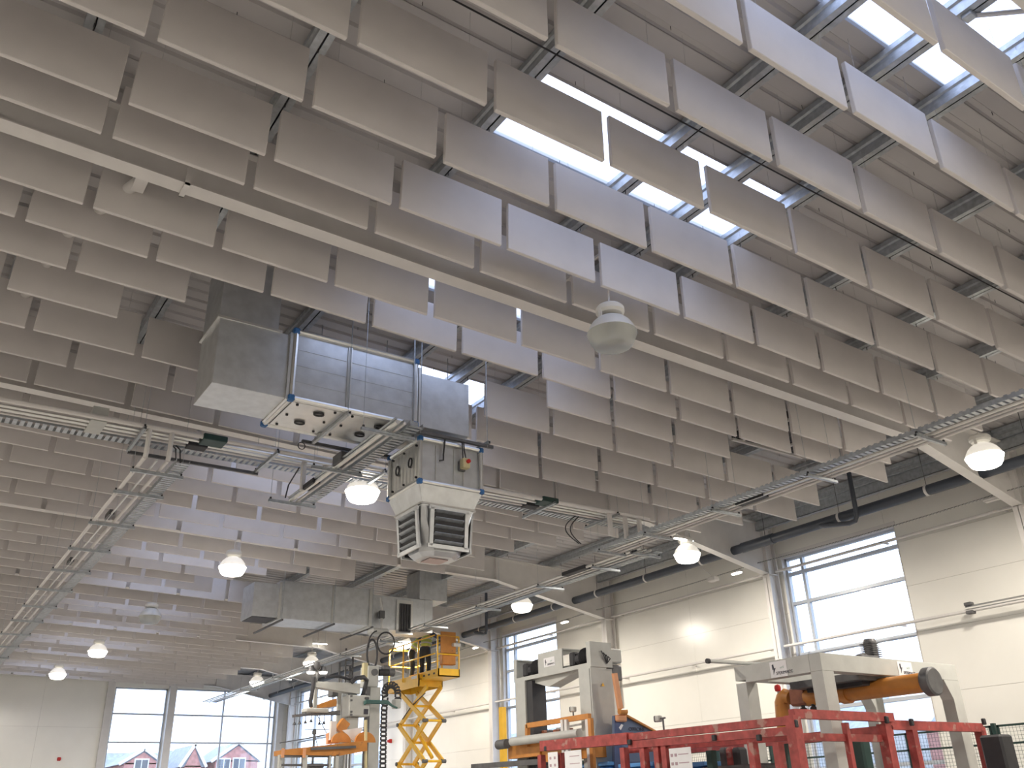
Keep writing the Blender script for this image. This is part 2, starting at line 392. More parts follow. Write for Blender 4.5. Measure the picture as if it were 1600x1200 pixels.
window(2, 'x', XW + .1, 22.22, 25.22, -.6, 5.1, [24.7], [4.62, 3.95, 2.84, 1.68, .5], .1)
window(3, 'x', XW + .1, 34.0, 37.0, -.6, 5.2, [35.5], [4.2, 3.0, 1.7], .1)
window(4, 'x', XW + .1, 37.4, 43.0, -.6, 5.25, [39.3, 41.2], [4.2, 3.0, 1.7], .1)
window(5, 'y', YF + .08, 8.65, 10.93, -.6, 5.31, [], [4.2, 3.02, 1.7])
window(6, 'y', YF + .08, 11.28, 16.1, -.6, 5.34, [13.58, 15.85], [4.2, 3.02, 1.7])
# window reveals on the right wall (pale blue-white linings beside the glass)
for (a, b, h0, h1), nm in zip(WR[:3], ('trim_1', 'trim_2', 'trim_3')):
    mb = MB(); mb.box((XW - .012, a + .001, h0), (XW + .098, a + .013, h1 - .013)); mb.box((XW - .012, b - .013, h0), (XW + .098, b - .001, h1 - .013)); mb.box((XW - .012, a + .001, h1 - .012), (XW + .098, b - .001, h1 - .001)); mb.box((XW - .02, a - .03, h1 + .002), (XW - .002, b + .03, h1 + .10))
    mb.build(nm, STEELW, kind='structure')
# side rails (cold rolled), one length between each pair of columns
srk = 0
for z, cls in ((4.62, 'upper'), (2.95, 'lower')):
    for i, (y0, y1) in enumerate(zip(BAYS[1:], BAYS[2:])):
        if cls == 'upper' and i in (2, 4): pass
        srk += 1
        o = MB().bevbox((16.36 if cls == 'lower' else 16.45, y0 + .12, z + .03), (16.46 if cls == 'lower' else 16.52, y1 - .12, z + .08), .012).build('side_rail', STEELW, loc=(16.45, y0 + .12, z))
        for i_ in range(3): yy_ = y0 + .4 + i_ * (y1 - y0 - .8) / 2; MB().box((16.45, yy_ - .02, z + .04), (16.70, yy_ + .02, z + .07)).build('rail_bracket', STEELW, o)
        tag(o, 'white %s wall rail in the %s bay from the right edge of view' % (cls, ORD[i] if i else 'nearest'), 'wall rail', 'white rails on the right wall')
# eaves beam along the top of the right wall
tag(MB().box((16.15, YB + .3, 5.62), (16.16, YF - .4, 5.84)).box((16.15, YB + .3, 5.62), (16.27, YF - .4, 5.63)).box((16.15, YB + .3, 5.83), (16.27, YF - .4, 5.84)).build('eaves_beam', GALV), 'pale grey eaves beam along the top of the right wall', 'beam')
# ------------------------------------------------------------------ acoustic baffles
rows = []     # (Y, phase, label of the row)
BL, BH, BT, MOD = 1.2, .6, .045, 1.293
def addrow(y, ph, lab): rows.append((y, ph, lab))
near = [(2.38, .76), (3.23, .76), (4.06, .745), (4.92, .727), (5.75, .695), (6.59, .667), (7.10, .646)]
for i, (y, ph) in enumerate(near): addrow(y, ph, '%s row before the near rafter' % ORD[7 - i])
addrow(.75, .1, 'eighth row before the near rafter'); addrow(1.55, .7, 'ninth row before the near rafter')
bays = {0: [(8.27, .709), (8.87, .178), (9.60, .78), (10.40, .196), (11.29, .596), (12.12, 1.21), (12.95, .84)],
        1: [(14.2, .9), (14.8, .42), (15.52, .22), (16.37, .95), (17.22, .44), (18.1, 1.25), (18.9, .6)],
        2: [(20.05, .95), (20.75, .34), (21.5, .9), (22.35, .35), (23.15, .9), (23.95, .3), (24.75, .9)],
        3: [(25.95, .6), (26.7, .02), (27.4, .65), (28.2, .0), (29.25, .51), (29.9, 1.2), (30.6, .55)],
        4: [(31.85, .1), (32.6, .75), (33.3, .1), (34.1, .75), (34.9, .1), (35.7, .75), (36.5, .1)],
        5: [(37.75, .4), (38.5, 1.05), (39.2, .4), (40.0, 1.05), (40.8, .4), (41.6, 1.05), (42.4, .4)]}
RAF = ['near', 'second', 'third', 'fourth', 'fifth', 'sixth']
for b, lst in bays.items():
    for i, (y, ph) in enumerate(lst): addrow(y, ph, '%s row beyond the %s rafter' % (ORD[i + 1], RAF[b]))
def row_end(y):                                    # right-hand end of the rows, where the photo shows them stop
    if y < 13.6: return 14.75
    if y < 16: return 12.5
    if y < 19.4: return 11.6
    if y < 20.5: return 9.3
    if y < 21.2: return 9.3
    if y < 22: return 8.1
    if y < 24.3: return 7.3
    if y < 31.2: return 9.5
    if y < 37: return 12.8
    return 12.3
BLOCK = [(2.2, 6.35, 9.3, 11.05), (7.2, 10.6, 22.0, 23.6), (11.85, 13.3, 9.2, 10.0)]
cands = []
for y, ph, lab in rows:
    end = row_end(y); n0 = int(math.floor((-3.2 - ph) / MOD)); xs = []
    k = n0
    while ph + k * MOD + BL <= end + .01: xs.append(ph + k * MOD); k += 1
    if not xs: continue
    xs = [x for x in xs if not any(x < b[1] and x + BL > b[0] and b[2] < y < b[3] for b in BLOCK)]
    for i, x in enumerate(xs): cands.append((x, y, lab, len(xs) - i))
def inview(x, y):
    ok = False; sz = 0; pts = []
    for xx in (x, x + BL):
        for zz in (baf_z(x), baf_z(x) + BH):
            px, py, d = project((xx, y, zz))
            if d <= .3: return False, 0
            pts.append((px, py))
    x0 = min(p[0] for p in pts); x1 = max(p[0] for p in pts); y0 = min(p[1] for p in pts); y1 = max(p[1] for p in pts)
    if x1 < 0 or x0 > 1600 or y1 < 0 or y0 > 1200: return False, 0
    return True, (min(x1, 1600) - max(x0, 0)) * (min(y1, 1200) - max(y0, 0))
scored = []
for c in cands:
    v, s_ = inview(c[0], c[1]); scored.append((v, s_, c))
def baffle_mesh():
    m = MB().bevbox((0, -BT / 2, 0), (BL, BT / 2, BH), .006); me_o = m.build('acoustic_baffle', BAF, loc=(0, 0, 0)); return me_o
proto = baffle_mesh(); pmesh = proto.data
ang = math.atan(SL); bpy.data.objects.remove(proto)
ho = MB().tube([(0, 0, BH - .01), (0, 0, BH + .40)], .0017, 4).build('hanger', HANGM, loc=(0, 0, 0)); hmesh = ho.data; bpy.data.objects.remove(ho)
vis = sorted([s for s in scored if s[0] and s[1] > 30], key=lambda s: -s[1])
top = vis[:300]; rest = [s for s in scored if s not in top]
for v, s_, (x, y, lab, n) in top:
    o = bpy.data.objects.new('acoustic_baffle', pmesh); COL.objects.link(o)
    jit = random.Random(int(x * 100) + int(y * 1000))
    o.location = (x, y + jit.uniform(-.006, .006), baf_z(x) + EYE + jit.uniform(-.006, .006)); o.rotation_euler = (jit.uniform(-.008, .008), -ang, jit.uniform(-.006, .006))
    tag(o, 'off-white acoustic baffle, %s from the right wall, %s' % (ORD[n], lab), 'acoustic panel', 'white acoustic baffles hung in rows from the roof')
    for hx in (.18, BL - .18): h = bpy.data.objects.new('hanger', hmesh); COL.objects.link(h); h.parent = o; h.location = (hx, 0, 0)
mb = MB()
for v, s_, (x, y, lab, n) in rest:
    b0 = len(mb.v); z = baf_z(x)
    mb.box((x, y - BT / 2, z), (x + BL, y + BT / 2, z + BH))
    for i in range(b0, len(mb.v)):
        vx, vy, vz = mb.v[i]; mb.v[i] = (vx, vy, vz + SL * (vx - x))
if rest:
    o = mb.build('acoustic_baffles', BAF, kind='stuff'); tag(o, 'off-white acoustic baffles, the far and part-hidden ones of the roof rows', 'acoustic panel')
# black catenary wire above the baffles
tag(MB().tube([(1.5, 4.67, 6.2), (3.35, 4.67, 6.15), (6.5, 4.67, 6.04), (10.6, 4.67, 5.92), (16.0, 4.67, 5.8)], .009, 6).build('cable', DARK), 'thin black cable stretched below the purlins near the top skylight', 'cable')

# ------------------------------------------------------------------ high-bay lamps
LIT = mat('lamp_lens_lit', (.9, .9, .85), .4, emit=(1, .93, .80), estr=14)
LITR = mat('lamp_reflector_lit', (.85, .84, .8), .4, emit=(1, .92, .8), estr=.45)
LENS = clear('lamp_lens_glass', (.86, .86, .84), .12, .25)
REFL = mat('lamp_reflector_white', (.72, .71, .67), .35, noise=.03)
def high_bay(x, y, z, lit, lab, raf_y, grp='round high-bay lamps'):
    t = thing('high_bay_lamp', lab, 'lamp', (x, y, z), grp)
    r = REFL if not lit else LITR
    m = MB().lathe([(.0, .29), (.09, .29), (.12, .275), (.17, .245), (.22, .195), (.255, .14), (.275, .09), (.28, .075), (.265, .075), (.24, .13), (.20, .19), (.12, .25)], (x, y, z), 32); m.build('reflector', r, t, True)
    MB().lathe([(.272, .08), (.287, .07), (.28, .05), (.245, -.04), (.215, -.085), (.18, -.10), (.0, -.105)], (x, y, z), 32).build('lens', LIT if lit else LENS, t, True)
    MB().lathe([(.0, .43), (.14, .42), (.165, .39), (.165, .345), (.14, .315), (.0, .30)], (x, y, z), 20).build('gear_housing', REFL, t, True)
    for s_ in (-1, 1): MB().box((x + s_ * .15 - .012, y - .02, z + .20), (x + s_ * .15 + .012, y + .02, z + .36)).build('housing_clip', REFL, t)
    if not lit: MB().lathe([(.0, .24), (.03, .22), (.045, .12), (.03, .02), (.0, .0)], (x, y, z), 12).build('bulb', WHITE, t, True)
    rz = 5.68 - .0275 * x + .03
    MB().tube([(x, y, z + .42), (x, y, (rz + .35) if raf_y or y < 0 or x < 0 or lab.endswith('view') else rz - .04)], .010, 6).build('suspension', STEELW, t)
    if raf_y: MB().bar((x, y, rz + .34), (x, raf_y - .1, rz + .34), .03, .03).build('bracket_arm', STEELW, t)
    if lit:
        l = bpy.data.lights.new('lamp_light', 'AREA'); l.shape = 'DISK'; l.size = .42; l.energy = LAMP_W; l.color = (1, .91, .79)
        o = bpy.data.objects.new('lamp_light', l); COL.objects.link(o); o.parent = t; o.location = (0, 0, -.12)
    return t
LP = [(5.97, 6.63, 0, 'unlit white high-bay lamp with clear lens below the near rafter'),
      (13.7, 6.75, 1, 'lit high-bay lamp nearest the right wall, far right of view'),
      (5.9, 13.0, 1, 'lit high-bay lamp beside the silver air handler'),
      (13.75, 13.5, 1, 'lit high-bay lamp in front of the dark wall pipe, left of the big window'),
      (5.65, 18.9, 1, 'lit high-bay lamp among the baffles left of the far duct'),
      (13.55, 19.5, 1, 'lit high-bay lamp above the second wall window'),
      (5.45, 25.0, 0, 'unlit white high-bay lamp far off among the left baffles'),
      (13.4, 26.0, 1, 'lit high-bay lamp just over the yellow scissor lift'),
      (5.38, 31.2, 1, 'lit high-bay lamp far left, higher of the two by the gable'),
      (5.15, 36.9, 1, 'lit high-bay lamp far left, lowest, against the gable wall'),
      (12.4, 36.6, 1, 'lit high-bay lamp glowing in front of the gable windows')]
for x, y, lit, lab in LP:
    ry = min(BAYS, key=lambda b: abs(b - y)); high_bay(x, y, 4.7, lit, lab, ry if abs(ry - y) > .2 else None)
for i, (x, y) in enumerate([(-2, 6.7), (-2, 13), (-2, 19), (-2, 25), (-2, 31), (-2, 37), (6, .9), (13.7, .9), (-2, .9), (6, -4.9), (13.7, -4.9), (12.4, 31.0)]):
    high_bay(x, y, 4.7 if x > 0 else 4.9, 1, 'lit high-bay lamp outside the photographed view', None, 'high-bay lamps outside the view')
# flat lit fittings under rafters and small wall lights
def fitting(p, L, axis, lab):
    p = Vector(p); d = Vector((L / 2, 0, 0)) if axis == 'x' else Vector((0, L / 2, 0))
    t = thing('batten_light', lab, 'light', p, 'small batten lights')
    MB().bar(p - d + Vector((0, 0, .03)), p + d + Vector((0, 0, .03)), .09, .05).build('body', STEELW, t)
    MB().bar(p - d * .95, p + d * .95, .06, .03).build('diffuser', MATS['lamp_lens_lit'], t)
    for s_ in (-1, 1): MB().tube([p + d * .7 * s_ + Vector((0, 0, .05)), p + d * .7 * s_ + Vector((0, 0, .17))], .008, 5).build('stem', GALV, t)
fitting(at(1068, 843, Y=13.4), .55, 'x', 'slim lit batten above the lamp left of the big window')
fitting(at(500, 1006, Y=31.0), .55, 'x', 'slim lit batten under the pale far rafter')
fitting(at(402, 1039, Y=36.9), .5, 'x', 'slim lit batten over the gable windows')
# ------------------------------------------------------------------ air handling units
def strut(m, p, q, s_=.041):
    """open channel strut"""
    p = Vector(p); q = Vector(q); d = (q - p).normalized(); up = Vector((0, 0, 1)); x = d.cross(up).normalized()
    m.bar(p - Vector((0, 0, s_/2 - .002)), q - Vector((0, 0, s_/2 - .002)), s_, .004)
    for i in (-1, 1): m.bar(p + x * i * (s_/2 - .002), q + x * i * (s_/2 - .002), .004, s_)
    for i in (-1, 1): m.bar(p + x * i * (s_/2 - .008) + Vector((0, 0, s_/2)), q + x * i * (s_/2 - .008) + Vector((0, 0, s_/2)), .016, .003)
    return m
def frame_box(t, a, b, r, caps=True, front=True):
    """aluminium corner profiles with blue plastic caps"""
    e = MB(); X, Y, Z = zip(a, b)
    for y in Y:
        for z in Z: e.tube([(X[0], y, z), (X[1], y, z)], r, 8)
        for x in X: e.tube([(x, y, Z[0]), (x, y, Z[1])], r, 8)
    for x in X:
        for z in Z: e.tube([(x, Y[0], z), (x, Y[1], z)], r, 8)
    e.build('profile_frame', ALU, t, True)
    if caps:
        for x in X:
            for y in Y:
                for z in Z: MB().bevbox((x - r*1.25, y - r*1.25, z - r*1.25), (x + r*1.25, y + r*1.25, z + r*1.25), r*.5).build('corner_cap', BLUEC, t)
def handle(m, c, ax, n, L=.13, h=.014):
    """small D handle at c, long axis ax, standing off along n"""
    c = Vector(c); ax = Vector(ax); n = Vector(n); s_ = ax.cross(n)
    pts = [c + ax * (L/2) * math.cos(a) * (1 if abs(math.cos(a)) < .8 else 1) + s_ * (.05) * math.sin(a) + n * h for a in [2*math.pi*k/10 for k in range(11)]]
    m.tube(pts, .012, 6); 
    for i in (-1, 1): m.bar(c + ax * (L/2) * i, c + ax * (L/2) * i + n * h, .012, .012)
def seam_panel(t, x0, x1, y, z0, z1, nm='side_panel', lines=4):
    MB().box((x0, y, z0), (x1, y + .02, z1)).build(nm, GALVD, t)
    m = MB()
    for i in range(1, lines): m.box((x0 + .01, y - .006, z0 + (z1 - z0) * i / lines - .006), (x1 - .01, y, z0 + (z1 - z0) * i / lines + .006))
    m.build('panel_swage', GALVD, t, kind='stuff')
# -- near unit
A0, A1 = (3.44, 9.83, 4.66), (5.18, 10.78, 5.60)
t = thing('air_handling_unit', 'silver air handler with blue corner caps hanging beside the near skylight', 'air handler', (4.3, 10.3, 4.6), 'silver air handlers')
MB().box((3.45, 9.86, 4.68), (5.17, 10.76, 5.58)).build('casing', GALVD, t)
seam_panel(t, 3.46, 4.17, 9.835, 4.68, 5.58, lines=4); seam_panel(t, 4.23, 5.16, 9.835, 4.68, 5.58, lines=4)
MB().box((4.17, 9.82, 4.66), (4.23, 9.86, 5.6)).build('seam_strip', ALU, t)
frame_box(t, A0, A1, .036)
for i, (x0, x1) in enumerate(((3.49, 4.16), (4.24, 5.13))):
    p = MB().box((x0, 9.89, 4.645), (x1, 10.72, 4.67)).build('access_panel', ALU, t)
    for fy in (10.08, 10.46):
        m = MB(); handle(m, ((x0+x1)/2 + (.09 if fy < 10.2 else -.02), fy, 4.645), (1, 0, 0), (0, 0, -1)); m.build('handle', DARK, p)
    for fx in (x0 + .08, x1 - .08):
        for fy in (9.94, 10.3, 10.66): MB().lathe([(0, -.02), (.018, -.018), (.02, 0)], (fx, fy, 4.645), 8).build('knob', DARK, p)
for x, ya, yb in ((4.20, 9.75, 10.95), (5.12, 9.70, 12.0)):
    m = strut(MB(), (x, ya, 4.60), (x, yb, 4.60)); m.build('support_strut', GALV, t)
    for y in (ya + .05, yb - .05): MB().tube([(x, y, 4.57), (x, y, ceil_z(x))], .006, 6).build('drop_rod', GALV, t)
m = strut(MB(), (4.05, 10.98, 4.60), (5.6, 10.98, 4.60)); m.build('support_strut', GREYD, t)
m = MB().tube([(4.02 + .05*math.cos(a), 10.9, 4.50 + .05*math.sin(a)) for a in [2*math.pi*k/14 for k in range(15)]], .007, 5); m.build('cable_loop', DARK, t)
# -- inlet duct and riser at its left
t = thing('inlet_duct', 'plain silver duct box with riser at the left end of the near air handler', 'duct', (2.9, 10.2, 4.65))
MB().bevbox((2.47, 9.85, 4.65), (3.40, 10.62, 5.54), .006).build('duct_box', GALVD, t)
MB().bevbox((2.47, 9.87, 5.56), (3.22, 10.60, ceil_z(2.9)), .005).build('riser', GALVD, t)
MB().box((2.44, 9.83, 5.535), (3.26, 10.64, 5.565)).build('flange', ALU, t)
MB().box((3.37, 9.82, 4.63), (3.405, 10.66, 5.57)).build('flange', ALU, t)
t = thing('outlet_duct', 'short silver duct at the right end of the near air handler', 'duct', (5.6, 10.2, 4.68))
MB().bevbox((5.24, 9.84, 4.66), (6.04, 10.74, 5.46), .006).build('duct_box', GALVD, t)
MB().box((5.215, 9.80, 4.63), (5.25, 10.78, 5.52)).build('flange', ALU, t)
# -- vertical heater with louvred head
t = thing('heater_unit', 'silver heater box with four-way louvred outlet hanging under the near air handler', 'heater', (5.72, 10.24, 2.9))
B0, B1 = (5.25, 9.80, 3.87), (6.20, 10.68, 4.47)
MB().box((5.27, 9.83, 3.88), (6.18, 10.66, 4.46)).build('casing', GALVD, t)
frame_box(t, B0, B1, .030)
p = MB().box((5.262, 9.87, 3.92), (5.275, 10.62, 4.43)); 
for i in range(7): p.prism([(5.262, 9.92 + i*.1, 3.94), (5.25, 9.945 + i*.1, 3.94), (5.262, 9.97 + i*.1, 3.94)], (0, 0, .47))
p = p.build('side_panel', ALU, t)
for y in (10.05, 10.42): m = MB(); handle(m, (5.25, y, 4.2), (0, 0, 1), (-1, 0, 0)); m.build('handle', DARK, p)
for y in (9.9, 10.25, 10.58):
    for z in (3.95, 4.40): MB().tube([(5.235, y, z), (5.262, y, z)], .016, 8).build('knob', DARK, p)
m = MB()
for x in (5.5, 5.78, 5.93): m.box((x - .004, 9.818, 3.93), (x + .004, 9.832, 4.42))
m.build('panel_swage', ALU, t, kind='stuff')
m = MB(); strut(m, (5.1, 9.72, 4.52), (6.35, 9.72, 4.52)); m.build('support_strut', GREYD, t)
m = MB(); strut(m, (5.1, 10.75, 4.52), (6.35, 10.75, 4.52)); m.build('support_strut', GREYD, t)
for x in (5.2, 6.25):
    m = MB(); strut(m, (x, 9.65, 4.56), (x, 10.85, 4.56)); m.build('support_strut', GALV, t)
    for y in (9.70, 10.8): MB().tube([(x, y, 4.5), (x, y, ceil_z(x))], .006, 6).build('drop_rod', GALV, t)
iso = MB().bevbox((5.86, 9.70, 4.14), (5.97, 9.80, 4.28), .01).build('isolator_switch', PALEY, t); iso['label'] = 'cream isolator box with red knob'
MB().tube([(5.93, 9.665, 4.23), (5.93, 9.70, 4.23)], .028, 12).build('red_knob', REDK, iso)
MB().bevbox((5.85, 9.79, 4.12), (5.95, 9.83, 4.26), .008).build('back_plate', GREYD, iso)
for dx in (-.012, .014): MB().tube([(5.88 + dx, 9.75, 4.56), (5.885 + dx, 9.74, 4.4), (5.90 + dx*2, 9.74, 4.27)], .009, 6).build('power_cable', DARK, t)
MB().tube([(5.60, 9.74, 4.56), (5.60, 9.79, 4.3), (5.60, 9.79, 4.22), (5.54, 9.79, 4.20)], .012, 6).build('power_cable', DARK, t)
# tapering skirt and head
cx, cy2, zt = 5.725, 10.24, 3.85
def ring(hx, hy, ch, z): return [(cx-hx+ch, cy2-hy, z), (cx+hx-ch, cy2-hy, z), (cx+hx, cy2-hy+ch, z), (cx+hx, cy2+hy-ch, z), (cx+hx-ch, cy2+hy, z), (cx-hx+ch, cy2+hy, z), (cx-hx, cy2+hy-ch, z), (cx-hx, cy2-hy+ch, z)]
def loft(m, rings):
    n = 8; b = len(m.v)
    for r_ in rings: m.v += r_
    for i in range(len(rings)-1):
        for k in range(n): m.f.append((b+i*n+k, b+i*n+(k+1)%n, b+(i+1)*n+(k+1)%n, b+(i+1)*n+k))
    return m
loft(MB(), [ring(.49, .45, .005, 3.86), ring(.40, .37, .005, 3.62)]).build('skirt', GALVD, t)
MB().box((cx-.42, cy2-.39, 3.595), (cx+.42, cy2+.39, 3.62)).build('flange', ALU, t)
hd = loft(MB(), [ring(.395, .365, .01, 3.60), ring(.31, .285, .15, 3.02), ring(.24, .22, .11, 2.97)])
hd.f.append(tuple(range(16, 24))); hd.build('outlet_head', GALVD, t)
pk = MB().box((cx-.14, cy2-.12, 2.955), (cx+.14, cy2+.12, 2.968)).build('base_plate', mat('pinkish_plate', (.52, .40, .38), .45, .5), t)
for dx, dy in ((0, -1), (0, 1), (-1, 0), (1, 0)):
    out = Vector((dx, dy, 0)); side = Vector((-dy, dx, 0)); hh = .39 if dx == 0 else .42
    c1 = Vector((cx, cy2, 3.56)) + out * (hh - .005 if dx == 0 else .40); c2 = Vector((cx, cy2, 3.06)) + out * (.345 if dx == 0 else .36)
    down = (c2 - c1); L = down.length; down.normalize(); n_ = side.cross(down); n_ = n_ if n_.dot(out) > 0 else -n_
    fr = MB(); hw = .262
    for s_ in (-1, 1): fr.bar(c1 + side * s_ * hw + n_*.02, c2 + side * s_ * hw + n_*.02, .055, .03, up=n_)
    for e in (c1, c2): fr.bar(e - side * (hw+.045) + n_*.02, e + side * (hw+.045) + n_*.02, .03, .05, up=down)
    f_ = fr.build('louvre_frame', GALVD, t)
    MB().bar(c1 + n_*.004, c2 + n_*.004, hw*2, .004, up=n_).build('throat_shade_sheet', DARK, f_)  # flat black sheet standing in for the shaded hollow behind the blades
    for i in range(5):
        q = c1 + down * (L * (i + .45) / 5)
        MB().bar(q - side * (hw-.045) + n_*.02, q + side * (hw-.045) + n_*.02, .006, .075, up=(n_ * -.85 + down * .6)).build('louvre_blade', GALV, f_)
# -- far unit
t = thing('air_handling_unit', 'dull silver duct run and air handler far off above the palletizer', 'air handler', (9.2, 22.6, 4.4), 'silver air handlers')
MB().bevbox((7.95, 22.22, 4.45), (10.45, 23.3, 5.42), .008).build('casing', GALVD, t)
for x in (9.35, ): MB().box((x, 22.20, 4.43), (x + .04, 22.24, 5.44)).build('seam_strip', ALU, t)
MB().box((10.42, 22.18, 4.40), (10.52, 23.34, 5.46)).build('profile_frame', ALU, t)
MB().bevbox((7.25, 22.25, 4.47), (7.92, 23.1, 5.32), .006).build('inlet_box', GALVD, t)
MB().box((7.28, 22.3, 4.455), (7.9, 23.05, 4.469)).build('opening_shade_plate', DARK, t)  # black plate painting the shade inside the open duct bottom; the box is closed
MB().box((7.90, 22.19, 4.42), (7.96, 23.3, 5.36)).build('flange', ALU, t)
for x in (8.0, 9.4, 10.5):
    m = strut(MB(), (x, 22.1, 4.40), (x, 24.2, 4.40)); m.build('support_strut', GREYD, t)
    MB().tube([(x, 22.15, 4.4), (x, 22.15, ceil_z(x))], .008, 5).build('drop_rod', GALV, t)
MB().bevbox((10.55, 22.25, 4.40), (12.4, 23.1, 5.30), .006).build('fan_section', GALVD, t)
MB().box((11.25, 22.20, 4.30), (11.75, 22.26, 5.22)).build('grille_frame', ALU, t)
g = MB().box((11.33, 22.17, 4.36), (11.67, 22.21, 5.12)).build('dark_grille', GREYD, t)
for i in range(4): MB().box((11.36 + i*.08, 22.15, 4.38), (11.40 + i*.08, 22.175, 5.10)).build('grille_bar', DARK, g)
MB().bevbox((12.0, 22.3, 5.32), (12.9, 23.1, ceil_z(12.9)-.02), .006).build('riser', GALVD, t)
MB().tube([(10.7, 22.1, 5.2), (10.75, 22.1, 4.9), (10.75, 22.1, 4.35)], .035, 8).build('flue_pipe', ALU, t)
MB().box((10.68, 22.05, 4.65), (10.82, 22.15, 4.85)).build('flue_collar', GREYD, t)
# grey fan-coil and long silver box behind the far lamp
t = thing('cross_duct', 'pinkish-lit galvanised duct box crossing above the scissor lift', 'duct', (14.2, 27.5, 4.7))
a = at(655, 1000, Y=27.6); b = at(728, 950, Y=27.6)
MB().bevbox((a.x - .9, 27.6, a.z - .12), (b.x, 28.3, b.z), .006).build('duct_box', GALVD, t)
# small grey roof grid in the gap of the right-hand baffles
t = thing('strut_frame', 'white strut grid with dark grille in the gap of the right-hand baffles', 'frame', (12.4, 9.7, 5.75))
MB().box((11.75, 9.1, 5.88), (13.4, 10.1, 5.96)).build('dark_grille', DARK, t)
for i in range(8): MB().box((11.8 + i*.2, 9.12, 5.86), (11.83 + i*.2, 10.08, 5.881)).build('grille_bar', GREYD, t)
m = MB(); m.bar((11.7, 10.05, 5.82), (13.6, 10.05, 5.82), .05, .04); m.build('strut', STEELW, t)
for x in (11.95, 12.95): MB().bar((x, 8.95, 5.85), (x, 10.1, 5.85), .05, .04).build('strut', STEELW, t)
for x in (11.8, 13.3): MB().tube([(x, 10.05, 5.8), (x, 10.05, ceil_z(x))], .008, 5).build('drop_rod', GALV, t)

# ------------------------------------------------------------------ pipe and cable tray runs
def run(name, lab, cat, axis, u0, u1, z, pipes, trays, brackets, bw, roots, extra=None):
    """pipes: (offset, radius, material); trays: (o0, o1); brackets: positions along the run; bw: bracket span"""
    P = (lambda u, o, z_: (o, u, z_)) if axis == 'y' else (lambda u, o, z_: (u, o, z_))
    t = thing(name, lab, cat, P(u0, (bw[0]+bw[1])/2, z))
    for o, r, m_, dz in pipes: MB().tube([P(u0, o, z + dz), P(u1, o, z + dz)], r, 10).build('pipe', m_, t, True)
    for o0, o1 in trays:
        m = MB(); a = P(u0, o0, z - .01); b = P(u1, o1, z - .005)
        for o in (o0, o1): m.box(P(u0, o - .002, z - .01), P(u1, o + .002, z + .045))
        tr = m.build('cable_tray', GALV, t); m = MB(); u = u0
        while u < u1: m.box(P(u, o0, z - .01), P(min(u + .055, u1), o1, z - .006)); u += .09
        m.build('tray_slat', GALV, tr, kind='stuff')
        m = MB(); u = u0
        while u < u1: m.box(P(u, o0 - .003, z + .045), P(min(u + .05, u1), o0 + .003, z + .06)); u += .1
        m.build('tray_tooth', GALV, tr, kind='stuff')
    for u in brackets:
        m = strut(MB(), P(u, bw[0], z - .055), P(u, bw[1], z - .055)); br = m.build('bracket', GALV, t)
        for o in (bw[0] + .03, bw[1] - .03):
            x, y, _ = P(u, o, z); MB().tube([(x, y, z - .1), (x, y, ceil_z(x))], .0035, 5).build('drop_rod', GALV, br)
            MB().box((x - .012, y - .012, z - .03), (x + .012, y + .012, z + .0)).build('nut', DARK, br)
    return t
W_ = STEELW; DZ = .0
ta = run('pipe_run', 'white pipes and cable tray crossing the view under the second rafter', 'pipes', 'x', XL + .5, 11.48, 4.88,
    [(12.16, .035, W_, .0), (12.34, .022, ALU, -.01), (12.47, .022, ALU, -.01), (12.60, .018, W_, -.01)], [(12.74, 12.95)],
    [-3.5, -1.6, .3, 2.22, 4.11, 5.87, 7.6, 9.19, 10.66], (12.08, 13.1), None)
MB().bar((2.22, 13.08, 4.80), (4.15, 13.08, 4.80), .045, .045).build('cross_strut', GREYD, ta)
for x in (3.02, 8.95):
    j_ = MB().bevbox((x, 12.10, 4.83), (x + .34, 12.38, 4.92), .01).build('junction_sleeve', GRN, ta)
    MB().bevbox((x - .12, 12.44, 4.83), (x + .16, 12.64, 4.92), .01).build('junction_sleeve', DARK, ta)
MB().box((1.55, 12.2, 4.84), (1.75, 12.7, 5.05)).build('junction_box', GREYM, ta)
tcn = run('pipe_run', 'white pipes with slotted tray running away down the left side', 'pipes', 'y', 12.2, 42.5, 4.45,
    [(2.30, .028, W_, 0), (2.60, .026, W_, 0), (2.46, .016, ALU, -.015)], [(2.72, 2.90)],
    [12.66, 13.72, 15.54, 17.35, 19.13, 21.0, 22.9, 24.8, 26.8, 28.9, 31.0, 33.5, 36], (2.22, 2.94), None)
for x in (2.30, 2.60):
    MB().tube([(x, 12.2, 4.45), (x, 12.17, 4.50), (x, 12.17, 4.86)], .034, 8).build('dropper_pipe', W_, tcn, True)
for x in (2.74, 2.80): MB().tube([(x, 12.75, 4.9), (x + .01, 12.5, 4.75), (x, 12.32, 4.46)], .009, 6).build('cable', DARK, tcn)
for yy in (15.0, 18.4): MB().box((2.42, yy, 4.42), (2.50, yy + .35, 4.50)).build('junction_sleeve', GREYD, tcn)
tdn = run('pipe_run', 'short bundle of pipes and trunking rising under the near air handler', 'pipes', 'y', 9.3, 12.95, 4.40,
    [(4.66, .03, ALU, 0), (4.76, .02, W_, 0), (4.64, .018, GALV, .05)], [(4.84, 5.02)], [12.90, 11.2, 9.6], (4.30, 5.06), None)
MB().box((4.80, 9.4, 4.43), (5.0, 12.6, 4.50)).build('trunking', GALV, tdn)
for x in (4.63, 4.97): MB().box((x - .03, 12.35, 4.40), (x + .03, 12.42, 4.86)).build('dropper_pipe', W_, tdn)
MB().tube([(4.60, 12.5, 4.8), (4.56, 12.8, 4.6), (4.56, 12.9, 4.42)], .012, 6).build('cable', DARK, tdn)
MB().bevbox((4.6, 10.9, 4.40), (4.74, 11.2, 4.55), .01).build('junction_box', GREYD, tdn)
